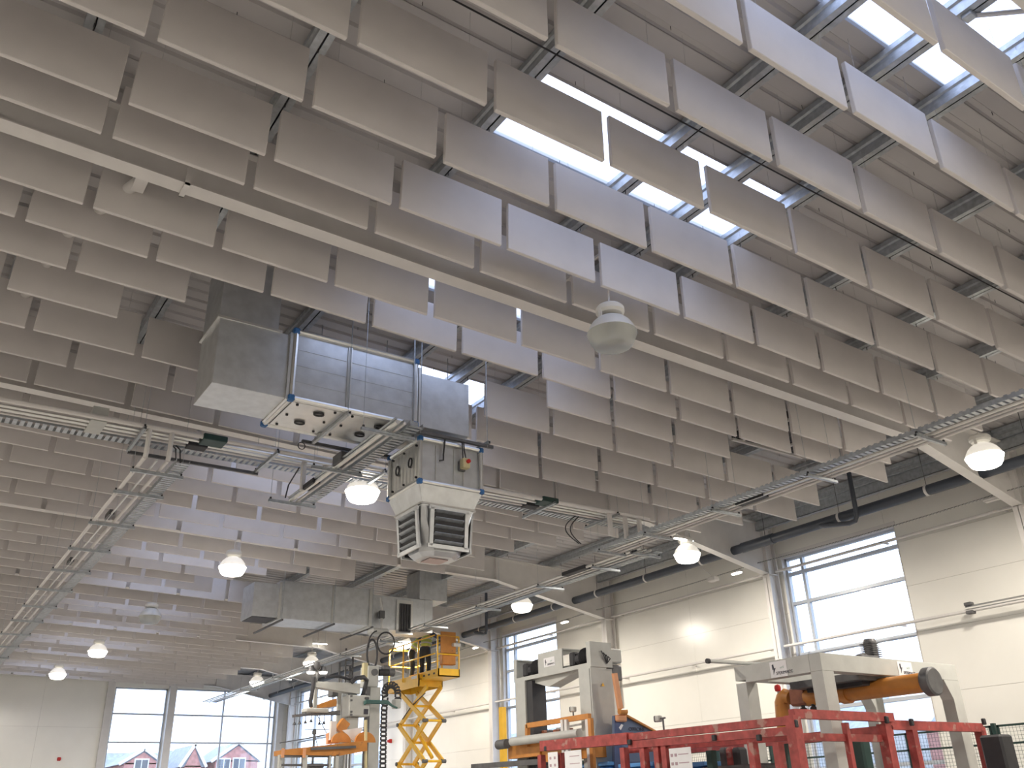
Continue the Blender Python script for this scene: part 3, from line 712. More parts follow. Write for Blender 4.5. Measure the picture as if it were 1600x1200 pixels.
MB().bevbox((4.6, 11.9, 4.38), (4.72, 12.3, 4.46), .01).build('junction_sleeve', DARK, tdn)
tb = run('pipe_run', 'bright cable tray and pipes running in from the right edge of view', 'pipes', 'y', -5.0, 13.2, 4.42,
    [(11.16, .022, ALU, 0), (11.28, .018, W_, 0), (11.40, .022, W_, -.005)], [(10.92, 11.06)], [-2, .2, 2.2, 4.2, 6.17, 8.0, 9.99, 11.68, 13.0], (10.86, 11.56), None)
MB().bevbox((11.12, 9.1, 4.40), (11.30, 9.7, 4.46), .008).build('junction_sleeve', DARK, tb)
for x in (10.55, 10.93, 11.28): MB().box((x - .035, 12.2, 4.44), (x + .035, 12.26, 4.88)).build('dropper_pipe', W_, tb)
def arc(p, q, sag, r, n=12):
    p = Vector(p); q = Vector(q); s_ = Vector(sag)
    return MB().tube([p.lerp(q, i/n) + s_ * math.sin(math.pi * i / n) for i in range(n + 1)], r, 6)
for k_ in (0, 1): arc((10.12 + .08*k_, 12.7, 4.88), (10.4 + .05*k_, 13.0, 4.46), (-.28 + .05*k_, 0, -.02), .011).build('cable', DARK, tb)
for k_ in (0, 1): arc((11.5, 12.6, 4.62), (11.45 + .05*k_, 12.75, 4.36), (.16, 0, -.02), .011).build('cable', DARK, tb)
tb2 = run('pipe_run', 'pipes and tray running down the hall towards the scissor lift', 'pipes', 'y', 12.6, 41.0, 4.42,
    [(11.60, .026, ALU, .01), (11.74, .02, ALU, 0), (11.86, .018, W_, -.01)], [(12.0, 12.18)], [12.8, 14.05, 16.0, 18.6, 21.2, 23.8, 26.6, 29.5, 32.5, 36], (11.54, 12.28), None)
MB().bevbox((11.55, 14.3, 4.40), (11.72, 15.1, 4.48), .01).build('junction_sleeve', DARK, tb2)
# ------------------------------------------------------------------ dark pipe below the eaves
t = thing('rainwater_pipe', 'thick black pipe hung along the top of the right wall', 'pipe', (15.3, 10, 4.95))
MB().tube([(15.3, YB + .4, 5.06), (15.3, 12, 5.05), (15.3, YF - .5, 5.02)], .098, 16).build('main_pipe', PIPEB, t, True)
for y in (12.4,): MB().tube([(15.3, y, 5.05), (15.3, y + .9, 5.05)], .112, 16).build('coupling', PIPEB, t, True)
y = -3.0
while y < 43:
    MB().tube([(15.3, y, 5.05), (15.3, y + .05, 5.05)], .108, 16).build('pipe_clip', STEELW, t, True)
    MB().tube([(15.3, y + .025, 5.15), (15.3, y + .025, ceil_z(15.3))], .006, 5).build('drop_rod', GREYD, t); y += 1.95
for y0 in (10.1, 23.6):
    MB().tube([(15.05, y0, ceil_z(15.05) - .05), (15.05, y0 + .02, 4.9), (15.06, y0 + .08, 4.82), (15.1, y0 + .25, 4.82), (15.2, y0 + .9, 4.95), (15.28, y0 + 1.1, 5.03)], .045, 10).build('branch_pipe', PIPEB, t, True)
# catenary with clip-on fittings
t = thing('catenary_cable', 'beaded catenary cable strung along the right wall under the pipe', 'cable', (16.0, 15, 4.8))
pts = []
for a, b in zip(BAYS[1:], BAYS[2:]):
    for i in range(8): yy = a + (b - a) * i / 8; pts.append((16.05, yy, 4.86 - .04 * math.sin(math.pi * i / 8)))
MB().tube(pts, .008, 5).build('wire', GREYD, t)
m = MB()
for a, b in zip(pts, pts[1:]):
    for i in range(10):
        if b[1] < 26: p_ = Vector(a).lerp(Vector(b), i/10); m.box(p_ - Vector((.008, .012, .022)), p_ + Vector((.008, .012, .008)))
m.build('bead', GREYM, t, kind='stuff')
for y, lab in ((14.2, 'small lit wall light on the catenary, left of the big window'), (7.95, 'small white wall light on the catenary, right of the big window'), (25.8, 'small lit wall light just right of the scissor lift'), (20.9, 'small lit wall light beside the second window top')):
    q = thing('wall_light', lab, 'light', (16.0, y, 4.72), 'small wall lights on the catenary')
    MB().bevbox((15.96, y - .16, 4.76), (16.06, y + .16, 4.80), .01).build('body', STEELW, q)
    MB().bevbox((15.97, y - .14, 4.73), (16.05, y + .14, 4.765), .01).build('diffuser', MATS['lamp_lens_lit'] if y > 9 else STEELW, q)
t = thing('spotlight', 'small pale spotlight on a bent arm near the lamp left of big window', 'light', (15.9, 15, 4.7))
MB().tube([(15.75, 15.0, 5.0), (15.85, 14.9, 4.86), (15.9, 14.85, 4.78)], .015, 6).tube([(15.9, 14.85, 4.80), (16.05, 14.85, 4.84)], .012, 6).build('arm', STEELW, t)
MB().bevbox((15.82, 14.72, 4.68), (15.98, 14.98, 4.79), .02).build('head', STEELW, t)
# lower wall pipe at the far right with end clamp
t = thing('wall_pipe', 'thin steel pipe with end clamp on the wall, right edge of view', 'pipe', (16.35, 5, 3.0))
MB().tube([(16.38, 9.15, 3.02), (16.38, -6, 3.02)], .022, 8).tube([(16.38, 9.15, 3.08), (16.38, -6, 3.08)], .016, 8).build('pipe_pair', ALU, t, True)
for z in (2.97, 3.12): MB().bevbox((16.32, 9.0, z - .03), (16.44, 9.14, z + .03), .01).build('clamp', GREYD, t)
# alarm call points
for p_, lab in ((at(92, 1186, Y=YF - .03), 'small red alarm sounder on the far left gable wall'), (at(610, 1158, X=XW - .03), 'small red alarm sounder on the wall beside the scissor lift')):
    t = thing('alarm_sounder', lab, 'alarm', p_)
    ax = (0, -1, 0) if p_.y > 44 else (-1, 0, 0); a_ = Vector(ax)
    MB().bevbox(p_ - Vector((.07, .07, .07)), p_ + Vector((.07, .02, .07)), .02).build('base', REDK, t)
    MB().tube([p_ + a_ * .06, p_ + a_ * .12], .05, 12).build('dome', REDK, t, True)

# white brace rod high at the upper right, and the clip band on the near rafter
t = thing('brace_rod', 'pale steel brace rod with end bracket in the top right corner', 'brace', at(1512, 24, Z=6.12))
a = at(1514, 25, Z=6.12); b = at(1660, 12, Z=6.10)
MB().tube([a, b], .022, 8).build('rod', STEELW, t, True); MB().bevbox(a - Vector((.05, .05, .03)), a + Vector((.05, .05, .12)), .01).build('end_bracket', GALV, t)
t = thing('beam_clamp', 'white strap clamp wrapped under the near rafter, upper left', 'clamp', (1.42, 7.68, 5.6))
MB().box((1.40, 7.56, 5.615), (1.45, 7.80, 5.635)).box((1.40, 7.56, 5.615), (1.45, 7.575, 5.80)).box((1.40, 7.785, 5.615), (1.45, 7.80, 5.80)).build('strap', STEELW, t)
# ------------------------------------------------------------------ red guard frame (foreground)
GX, GY = 9.5, at(1238, 1120, X=9.5).y
t = thing('guard_frame', 'worn red square-tube guard frame across the bottom right foreground', 'guard frame', (GX, GY, -EYE))
def rail(pa, pb, w, nm='rail', m=REDP, par=None, up=(0, 0, 1), h=None): return MB().bar(pa, pb, w, h, up).build(nm, m, par or t)
a = at(849, 1166, X=GX); b = at(985, 1153.5, X=GX); rail(a, b, .15, h=.16)
a = at(985, 1152, X=GX); b = at(1243, 1125, X=GX); rail(a, b, .09, h=.10)
a = at(985, 1164, X=GX); b = at(1236, 1142, X=GX); rail(a, b, .09, h=.10)
a = at(985, 1170, X=GX + .35); b = at(1243, 1148, X=GX + .35); rail(a, b, .07, h=.13)
topz = at(1238, 1125, X=GX).z
for px in (846, 877, 976, 1007, 1029, 1041, 1178, 1218):
    p = at(px, 1180, X=GX + .02); z_ = min(topz - .1, at(px, 1168 if px < 985 else 1160, X=GX).z)
    MB().box((p.x - .05, p.y - .05, -EYE), (p.x + .05, p.y + .05, z_)).build('post', REDP, t)
for px, c_ in ((853, GREYD), (1033, GREYM), (1112, GRN), (1230, GRN)):
    p = at(px, 1185, X=GX + .25); MB().box((p.x - .05, p.y - .05, -EYE), (p.x + .05, p.y + .05, topz - .25)).build('inner_post', c_, t)
c0 = at(1237, 1122, X=GX); MB().box((GX - .07, GY - .07, -EYE), (GX + .07, GY + .07, c0.z + .03)).build('corner_post', REDP, t)
GX2 = at(1385, 1120, Y=GY).x; GX3 = at(1532, 1128, Y=GY).x
zt = at(1385, 1121, Y=GY).z
rail((GX, GY, zt - .0), (GX2 + .1, GY, zt), .10, h=.11); rail((GX2, GY + .05, zt - .09), (GX3 + .05, GY + .05, zt - .09), .10, h=.12)
rail((GX2 + .05, GY, zt - .16), (GX2 + .05, GY + 4.6, zt - .16), .09, h=.13)
rail((GX, GY + .1, zt - .26), (GX2, GY + .1, zt - .26), .08, h=.09)
for px, w_ in ((1390, .07), (1432, .055), (1540, .06), (1329, .035)):
    p = at(px, 1180, Y=GY + .06); MB().box((p.x - w_, p.y - w_, -EYE), (p.x + w_, p.y + w_, zt - .08)).build('post', REDP, t)
for px, py in ((1243, 1130), (1385, 1124), (1424, 1128), (1537, 1127)):
    p = at(px, py, Y=GY - .06); MB().bevbox(p - Vector((.03, .025, .05)), p + Vector((.03, .025, .04)), .01).build('clamp', DARK, t)
for px, py in ((984, 1160), (1116, 1153), (1186, 1153), (853, 1170)):
    p = at(px, py, X=GX - .06); MB().bevbox(p - Vector((.025, .035, .035)), p + Vector((.025, .035, .04)), .01).build('clamp', DARK, t)
for (x0, x1, y0), lab in zip(((857, 872, 1176), (883, 909, 1174), (1046, 1080, 1170)), ('narrow printed sheet, leftmost on the red guard frame', 'wide printed sheet, second from left on the red guard frame', 'large printed sheet in the middle of the red guard frame')):
    a = at(x0, y0, X=GX - .06); b = at(x1, y0 - 2, X=GX - .06)
    s_ = thing('notice_sheet', lab, 'notice', (GX - .07, a.y, a.z - .9), 'printed sheets on the red frame')
    MB().box((GX - .075, b.y, a.z - .85), (GX - .07, a.y, a.z)).build('sheet', WHITE, s_)
    m = MB(); n_ = 7; L = a.y - b.y
    for i in range(n_):
        zz = a.z - .06 - i * .11
        if x1 - x0 < 20 or x0 > 1000:
            for fy in ((.25, .7) if x0 < 1000 else (.12, .3)): m.box((GX - .077, a.y - L * fy - .025, zz - .05), (GX - .0749, a.y - L * fy + .025, zz - .01))
        if x1 - x0 > 20: m.box((GX - .077, b.y + L * .12, zz - .03), (GX - .0749, a.y - L * (.3 if x0 < 1000 else .42), zz - .018))
    m.build('printed_marks', mat('faded_print', (.42, .30, .34), .7), s_, kind='stuff')
# blue crates behind the frame
for px, lab in ((948, 'blue plastic crate behind the red frame, left of the middle sheet'), (1016, 'pale-topped blue crate between the red posts'), (1092, 'blue crate behind the red frame, right of the middle sheet')):
    p = at(px, 1192, X=10.4); q = thing('plastic_crate', lab, 'crate', (p.x, p.y, -EYE), 'blue crates behind the guard frame')
    MB().bevbox((p.x - .3, p.y - .4, -EYE), (p.x + .3, p.y + .4, p.z - .06), .03).build('body', mat('blue_crate', (.04, .16, .42), .4), q)
    MB().bevbox((p.x - .32, p.y - .42, p.z - .06), (p.x + .32, p.y + .42, p.z), .01).build('lid', mat('crate_lid', (.10, .30, .65), .4), q)
# dark machine heads inside the frame
q = thing('strapping_head', 'dark red and black machine head hanging inside the guard frame', 'machine', (10.2, 9, -EYE))
for px, m_ in ((1133, GREYD), (1143, REDP), (1153, DARK)):
    a = at(px, 1168, X=10.2); MB().bevbox((10.1, a.y - .09, -EYE + .3), (10.3, a.y + .05, a.z), .03).build('head_block', m_, q)
a = at(1160, 1195, X=10.2); MB().bevbox((10.05, a.y - .5, -EYE), (10.4, a.y + .7, a.z), .03).build('base_block', GREYD, q)

# ------------------------------------------------------------------ grey portal machine with sign plates
FX0, FX1, FY0, FY1, FZ = 10.72, 14.0, 8.22, 9.82, 1.80
t = thing('machine_frame', 'light grey steel portal frame with lightning-bolt sign plates, right foreground', 'machine frame', (12.3, 9, -EYE))
for x in (FX0, FX1 - .24):
    for y in (FY0, FY1 - .2):
        MB().box((x, y, -EYE), (x + .24, y + .2, FZ - .24)).build('leg', GREYM, t)
        if x > 12: MB().prism([(x, y, FZ - .24), (x, y, FZ - .52), (x - .16, y, FZ - .24)], (0, .2, 0)).build('gusset', GREYM, t)
MB().bevbox((FX0, FY0, FZ - .24), (FX1, FY0 + .2, FZ), .006).build('front_beam', GREYM, t)
MB().box((FX0, FY1 - .2, FZ - .20), (FX1, FY1, FZ)).build('rear_beam', GREYM, t)
MB().box((FX0, FY0 + .2, FZ - .24), (FX0 + .2, FY1 - .2, FZ)).build('side_beam', GREYM, t); MB().box((FX1 - .2, FY0 + .2, FZ - .24), (FX1, FY1 - .2, FZ)).build('side_beam', GREYM, t)
MB().box((11.7, FY0 + .15, FZ - .3), (13.0, FY1 - .2, FZ - .2)).build('carriage_plate', GREYD, t)
MB().box((11.9, FY0 + .25, FZ - .36), (12.6, FY1 - .35, FZ - .3)).build('carriage', DARK, t)
mo = MB(); mo.lathe([(.0, 0), (.13, 0), (.13, .1), (.10, .12), (.10, .36), (.085, .40), (0, .40)], (12.75, 8.8, FZ), 18)
for i in range(8): mo.box((12.75 - .11, 8.8 - .11, FZ + .13 + i*.028), (12.75 + .11, 8.8 + .11, FZ + .14 + i*.028))
mo.build('motor', GREYD, t)
MB().bevbox((12.05, 8.5, FZ), (12.5, 8.8, FZ + .09), .02).tube([(12.1, 8.6, FZ + .08), (12.4, 8.7, FZ + .14), (12.6, 8.7, FZ + .05)], .025, 8).build('valve_block', GREYD, t)
a = at(1108, 1033, Y=9.95); b = at(1192, 1038, Y=9.95)
sb = MB().tube([a, b], .028, 10).build('sensor_rod', GREYM, t, True); MB().tube([a - (b - a).normalized() * .05, a], .038, 10).build('rod_tip', DARK, sb, True)
def text_on(s, origin, right, up, size, m, par, nm='lettering'):
    cu = bpy.data.curves.new(nm, 'FONT'); cu.body = s; cu.size = size; cu.extrude = .0015
    o_ = bpy.data.objects.new(nm + '_tmp', cu); COL.objects.link(o_); dg = bpy.context.evaluated_depsgraph_get()
    me = bpy.data.meshes.new_from_object(o_.evaluated_get(dg)); bpy.data.objects.remove(o_); n = right.cross(up)
    mb = MB(); mb.v = [tuple(origin + right * v.co.x + up * v.co.y + n * (v.co.z + .002)) for v in me.vertices]; mb.f = [tuple(p.vertices) for p in me.polygons]
    return mb.build(nm, m, par)
def bolt(m, o, right, up, s_):
    pts = [(.5, 1), (.15, .95), (.2, .45), (.42, .5), (.3, 0), (.95, .62), (.62, .58)]
    n = right.cross(up); m.prism([o + right * (x * s_ * .55) + up * (y * s_) for x, y in pts], n * .003); return m
def sign(t, o, right, up, w_, h_, word, small):
    n = right.cross(up); mm = MB().prism([o, o + right * w_, o + right * w_ + up * h_, o + up * h_], n * .004); p_ = mm.build('sign_plate', WHITE, t); p_['label'] = 'white sign plate with a black lightning bolt'
    n4 = n * .004
    bolt(MB(), o + n4 + right * (w_*.1) + up * (h_*.2), right, up, h_ * .65).build('bolt_mark', INK, p_)
    text_on(word, o + n4 + right * (w_*.33) + up * (h_*.16), right, up, h_ * .27, INK, p_)
    text_on(small, o + n4 + right * (w_*.60) + up * (h_*.52), right, up, h_ * .22, mat('faded_green', (.35, .5, .45), .6), p_, 'small_lettering')
Z3 = Vector((0, 0, 1))
a = at(1204, 1048.5, X=FX0); b = at(1230, 1045, X=FX0)
sign(t, Vector((FX0 - .002, a.y, FZ - .24)), Vector((0, -1, 0)), Z3, a.y - b.y, .22, 'SPERIMACC', 's.r.l')
a = at(1402, 1041, Y=FY0); b = at(1424, 1041, Y=FY0)
sign(t, Vector((a.x, FY0 - .002, FZ - .235)), Vector((1, 0, 0)), Z3, b.x - a.x, .21, 'SPERIMACC', 's.r.l')
# orange suction arm with dark end cap
t = thing('lifting_arm', 'orange tubular lifting arm with black round end cap under the grey frame', 'machine arm', (12.2, 8, -EYE))
AX = 12.2; e0 = at(1262, 1090, X=AX); e1 = at(1446, 1066, X=AX)
MB().tube([e0, e1], .135, 20).build('arm_tube', ORG, t, True)
m_ = e0.lerp(e1, .35); MB().tube([m_ - (e1-e0)*.03, m_ + (e1-e0)*.03], .16, 20).build('collar', ORG, t, True)
d_ = (e1 - e0).normalized(); MB().tube([e1 - d_*.0, e1 + d_*.03, e1 + d_*.14, e1 + d_*.16], [.17, .195, .195, .17], 24).build('end_cap', GREYD, t, True)
k0 = at(1224, 1125, X=AX + .02); k1 = at(1222, 1098, X=AX); 
MB().tube([Vector((k0.x, k0.y, -EYE)), k0, k1, k1 + Vector((0, -.03, .05)), k1 + Vector((0, -.10, .09)), at(1236, 1090, X=AX)], [.12, .12, .12, .12, .12, .11], 18).build('mast', ORG, t, True)
j = at(1248, 1090, X=AX)
MB().bevbox(j - Vector((.12, .22, .13)), j + Vector((.12, .1, .15)), .03).build('swivel_block', mat('rusty_brown', (.25, .09, .05), .6, noise=.3), t)
for dx in (-.15, .05, .3): MB().lathe([(0, -.22), (.05, -.22), (.06, -.16), (.03, -.14), (.03, 0)], tuple(j + Vector((-.05, -.25 - dx, -.02))), 12).build('suction_valve', DARK, t, True)
q = at(1215, 1075, X=AX - .05); MB().tube([q - Z3 * .15, q - Z3*.05], .02, 8).build('beacon_stem', GREYM, t)
MB().lathe([(0, .06), (.045, .04), (.055, 0), (.045, -.05), (0, -.06)], tuple(q), 14).build('beacon', REDK, t, True)

# ------------------------------------------------------------------ tall grey gantry with motors
QX = 10.05; n0 = at(921, 1002.5, X=QX); f0 = at(802, 1031, X=QX); TZ = (n0.z + f0.z) / 2; y0, y1 = n0.y, f0.y; QW = .48
bz_ = TZ - .42
t = thing('grey_gantry', 'tall light grey gantry with black motors set in its cross beam', 'machine', (QX + .2, (y0 + y1)/2, -EYE))
m = MB(); m.box((QX, y0, bz_ + .02), (QX + .02, y1, bz_ + .07)); m.box((QX + QW - .02, y0 + .02, bz_ + .02), (QX + QW, y1 - .02, bz_ + .20))
L = y1 - y0
def yf(px): return at(px, 1020, X=QX).y
ys = [(y0, yf(916)), (yf(878), yf(840)), (yf(806), y1)]
for a_, b_ in ys: m.box((QX, min(a_, b_), bz_ + .07), (QX + .02, max(a_, b_), TZ - .02)); m.box((QX, min(a_, b_), TZ - .02), (QX + QW, max(a_, b_), TZ))
m.box((QX, y0, bz_), (QX + QW, y1, bz_ + .02)); m.box((QX + .02, y0, bz_ + .02), (QX + QW, y0 + .02, TZ - .02)); m.box((QX + .02, y1 - .02, bz_ + .02), (QX + QW, y1, TZ - .02))
m.build('cross_beam', GREYM, t)
for pa, pb in ((878, 916), (806, 839)):
    c = (yf(pa) + yf(pb)) / 2; hl = abs(yf(pa) - yf(pb)) / 2 - .06
    mo = MB(); mo.tube([(QX + .2, c - hl, bz_ + .20), (QX + .2, c - hl*.2, bz_ + .20)], .16, 14); mo.tube([(QX + .2, c - hl*.2, bz_ + .20), (QX + .2, c + hl*.4, bz_ + .2)], .10, 14); mo.bevbox((QX + .08, c + hl*.4, bz_ + .08), (QX + .34, c + hl*.95, bz_ + .33), .03)
    for i in range(7): mo.tube([(QX + .2, c - hl*.9 + i * hl*.1, bz_ + .2), (QX + .2, c - hl*.87 + i * hl*.1, bz_ + .2)], .175, 14)
    mo.build('drive_motor', DARK, t)
MB().box((QX, y0 + .02, -EYE), (QX + QW, y0 + .36, bz_)).build('leg', GREYM, t)
MB().box((QX - .012, y0 + .05, -EYE + .2), (QX, y0 + .30, bz_ - .03)).build('cover_panel', GREYM, t)
MB().box((QX, y1 - .36, -EYE), (QX + QW, y1 - .05, bz_)).build('leg', GREYM, t)
MB().box((QX + .03, y1 - .56, -EYE), (QX + .34, y1 - .37, bz_ - .02)).build('lift_guide', DARK, t)
MB().prism([(QX + .1, y0 + .5, bz_), (QX + .1, y0 + 1.4, bz_ - .18), (QX + .1, y0 + 1.9, bz_ - .04), (QX + .1, y0 + 2.0, bz_)], (QW - .2, 0, 0)).build('underside_cover', GREYM, t)
sg = at(851, 1036, X=QX); sign(t, Vector((QX - .002, sg.y + .02, sg.z - .08)), Vector((0, -1, 0)), Z3, .34, .16, 'SPERIMACC', 's.r.l')
MB().prism([(QX + .2, y0 - .001, bz_ - .32), (QX + .27, y0 - .001, bz_ - .32), (QX + .235, y0 - .001, bz_ - .26)], (0, -.004, 0)).build('warning_triangle', YEL, t)
MB().box((QX - .003, y0 + .2, bz_ - .06), (QX, y0 + .27, bz_ - .035)).build('yellow_label', YEL, t)
MB().bevbox((QX + QW, y0 + .05, bz_ + .1), (QX + QW + .28, y0 + .3, TZ - .08), .02).build('terminal_box', GREYM, t)
MB().bevbox((QX + QW + .02, y0 + .05, bz_ - .20), (QX + QW + .26, y0 + .28, bz_ + .06), .02).build('gear_motor', GREYD, t)
m = MB(); 
for i in range(4): m.tube([(QX + .22 + .05*i, y0 - .03, TZ - .15 - .03*i), (QX + .25 + .05*i, y0 - .05, TZ - .22 - .02*i), (QX + .34, y0 - .02, bz_ + .06)], .010, 5)
m.build('wiring', DARK, t, kind='stuff')
MB().bar((QX + .32, y0 - .03, bz_ - .02), (QX + .47, y0 - .03, bz_ - .02), .02, .012).build('handle_slot', DARK, t)
# -- pack conveyor under the gantry
t = thing('roller_conveyor', 'orange and grey conveyor with a long roller passing under the tall gantry', 'conveyor', (9.9, 13.6, -EYE))
CX = 9.95
a = at(828, 1134, X=CX); b = at(925, 1119, X=CX)
MB().bar((CX - .05, a.y, a.z), (CX - .05, b.y, b.z), .07, .085).build('orange_beam', ORG, t)
MB().bar((CX - .05, a.y, a.z + .02), (CX - .05, a.y + .02, a.z - .35), .07, .07).build('beam_end', ORG, t)
a = at(800, 1159, X=CX - .15); b = at(905, 1146, X=CX - .15)
MB().tube([a, b], .075, 16).build('roller', GREYM, t, True)
c_ = at(785, 1163, X=CX - .15); MB().tube([c_ + Vector((0, .14, 0)), c_ - Vector((0, .16, 0))], .085, 14).build('roller_motor', GREYD, t, True)
a = at(795, 1163, X=CX); b = at(845, 1181, X=CX); MB().box((CX - .02, b.y, b.z), (CX + .3, a.y, a.z)).build('side_plate', ORG, t)
a = at(845, 1170, X=CX); b = at(930, 1190, X=CX); MB().box((CX + .02, b.y, a.z - .22), (CX + .25, a.y, a.z)).build('side_plate', ORG, t)
for px in (880, 886, 919): p = at(px, 1140, X=CX - .1); MB().box((p.x - .03, p.y - .035, -EYE), (p.x + .03, p.y + .035, p.z + .16)).build('stand', STEELW, t)
p = at(925, 1165, X=CX - .1); MB().box((p.x - .03, p.y - .04, -EYE), (p.x + .03, p.y + .04, p.z + .42)).build('orange_post', ORG, t)
a = at(870, 1146, X=CX + .3); b = at(915, 1138, X=CX + .3)
for dz in (0, .08): MB().bar(a + Z3*dz, b + Z3*dz, .03, .03).build('guide_rail', GALV, t)
for i in range(5): p = at(850 + i*10, 1147 - i, X=CX + .35); MB().bevbox(p - Vector((.05, .06, .05)), p + Vector((.05, .06, .06)), .015).build('guide_block', GREYD if i % 2 else mat('rusty_brown', (.25,.09,.05)), t)
a = at(740, 1198, X=CX); b = at(845, 1190, X=CX); MB().bar(a, b, .12, .09).build('floor_beam', GREYD, t)
# photo-eye on bracket above conveyor, second on a stick
for px, py, pb, lab, X_ in ((896, 1108, 1120, 'small grey sensor standing on the orange conveyor beam', CX), (1029, 1123, 1147, 'small grey sensor on a thin stick over the red frame', GX + .3)):
    p = at(px, py, X=X_); t = thing('sensor', lab, 'sensor', p)
    MB().bevbox(p - Vector((.04, .05, .045)), p + Vector((.04, .05, .045)), .015).build('head', GREYM, t)
    MB().bevbox(p - Vector((.045, -.035, .045)), p + Vector((.045, .075, .045)), .015).build('lens_hood', GREYD, t)
    s_ = at(px + (9 if px > 1000 else 0), pb, X=X_); MB().tube([Vector((X_, s_.y, s_.z - .05)), Vector((X_, s_.y, p.z))], .014, 8).tube([Vector((X_, s_.y - .05, p.z)), p], .014, 8).build('stick', GREYD, t)
# yellow post left of the gantry
a = at(785, 1105, X=10.6); t = thing('yellow_post', 'yellow square post in front of the second wall window', 'post', (10.6, a.y, -EYE))
MB().box((10.55, a.y - .06, -EYE), (10.65, a.y + .06, a.z)).build('post', YEL, t); MB().box((10.48, a.y - .12, -EYE), (10.72, a.y + .12, -EYE + .015)).build('foot', YEL, t)
# inclined orange lever and navy cover to the right of the gantry
BY = y0 - .25
t = thing('navy_cover', 'navy blue triangular machine cover with orange edge right of the gantry', 'machine cover', (11.6, BY, -EYE))
pl = [at(x, y, Y=BY) for x, y in ((960, 1118), (973, 1118), (1026, 1147), (1026, 1190), (960, 1190))]
MB().prism(pl, (0, .06, 0)).build('side_sheet', mat('slate_blue_panel', (.10, .14, .23), .45), t)
MB().prism([p + Vector((0, -.01, 0)) for p in [at(x, y, Y=BY) for x, y in ((960, 1118), (971, 1118), (972, 1190), (960, 1190))]], (0, .01, 0)).build('dark_band', NAVY, t)
MB().bar(pl[1] + Z3*.02, pl[2] + Z3*.02, .10, .03).build('orange_edge', ORG, t)
MB().box((pl[4].x, BY, -EYE), (pl[3].x, BY + .06, pl[4].z)).build('lower_sheet', NAVY, t)
o_ = at(982, 1142, Y=BY); text_on('OFFICINE', o_ + Vector((0, -.006, 0)), Vector((1, 0, 0)), Z3, .085, INK, t)
MB().prism([at(x, y, Y=BY - .012) for x, y in ((967, 1137), (971, 1131), (974, 1133), (970, 1141))], (0, .004, 0)).build('paper_tag', WHITE, t)
t = thing('orange_lever', 'slim pale orange lever arm leaning beside the gantry leg', 'machine arm', (11, BY - .1, .5))
PO = mat('pale_orange_paint', (.68, .33, .17), .45)
a = at(960, 1052, Y=BY - .05); b = at(970, 1112, Y=BY - .05)
MB().bar(a, b, .085, .06).build('lever', PO, t); MB().tube([b + Vector((-.05, -.02, 0)), b + Vector((.1, -.02, 0))], .05, 10).build('pivot', ORG, t, True)
MB().bevbox(b + Vector((-.1, -.02, -.16)), b + Vector((.12, .12, -.05)), .02).build('pivot_block', PO, t)

# ------------------------------------------------------------------ dark green mesh fence by the wall
FXX = 14.65
ft = at(1600, 1129, X=FXX); ftz = ft.z; 
t = thing('mesh_fence', 'dark green wire mesh fence panels standing before the right wall', 'fence', (FXX, 10, -EYE))
yy = [5.2, 6.7, 8.2, 9.7, 11.2, 12.7, 14.2, 15.7, 17.2, 18.7, 20.2]
for y in yy: MB().box((FXX - .03, y - .03, -EYE), (FXX + .03, y + .03, ftz + .03)).build('post', GRN, t)
for a_, b_ in zip(yy, yy[1:]):
    pnl = MB().box((FXX - .015, a_ + .05, ftz - .03), (FXX + .015, b_ - .05, ftz)).box((FXX - .015, a_ + .05, ftz - .29), (FXX + .015, b_ - .05, ftz - .26)).box((FXX - .015, a_ + .05, -EYE + .1), (FXX + .015, b_ - .05, -EYE + .13))
    pnl.box((FXX - .015, a_ + .05, -EYE + .1), (FXX + .015, a_ + .08, ftz)).box((FXX - .015, b_ - .08, -EYE + .1), (FXX + .015, b_ - .05, ftz)); pf = pnl.build('panel_frame', GRN, t)
    m = MB(); y = a_ + .1
    while y < b_ - .08: m.box((FXX - .002, y, -EYE + .1), (FXX + .002, y + .0035, ftz)); y += .055
    z = -EYE + .15
    while z < ftz - .03: m.box((FXX - .002, a_ + .06, z), (FXX + .002, b_ - .06, z + .0035)); z += .055
    m.build('mesh_wire', GRN, pf, kind='stuff')
for px, w_, lab in ((1560, .16, 'black padded column behind the fence, right edge of view'), (1346, .11, 'dark green square column between the red posts')):
    p = at(px, 1170, X=13.2); q = thing('dark_column', lab, 'column', (13.2, p.y, -EYE)); top_ = at(px, 1148, X=13.2).z
    MB().bevbox((13.2 - w_, p.y - w_, -EYE), (13.2 + w_, p.y + w_, top_), .03).build('shaft', GRN if px < 1400 else DARK, q); MB().box((13.2 - w_ - .05, p.y - w_ - .05, -EYE), (13.2 + w_ + .05, p.y + w_ + .05, -EYE + .03)).build('foot_plate', DARK, q)
p = at(1550, 1183, X=14.3); q = thing('orange_box', 'small orange box on the fence at lower right', 'box', p)
MB().bevbox(p - Vector((.05, .07, .06)), p + Vector((.1, .07, .06)), .01).build('box', ORG, q); MB().bevbox(p - Vector((.05, .07, .22)), p + Vector((.1, .07, -.12 + .02)), .01).build('box_lower', STEELW, q)
MB().box((14.3, p.y - .05, -EYE), (14.36, p.y + .05, p.z - .05)).build('stand', GREYD, q)
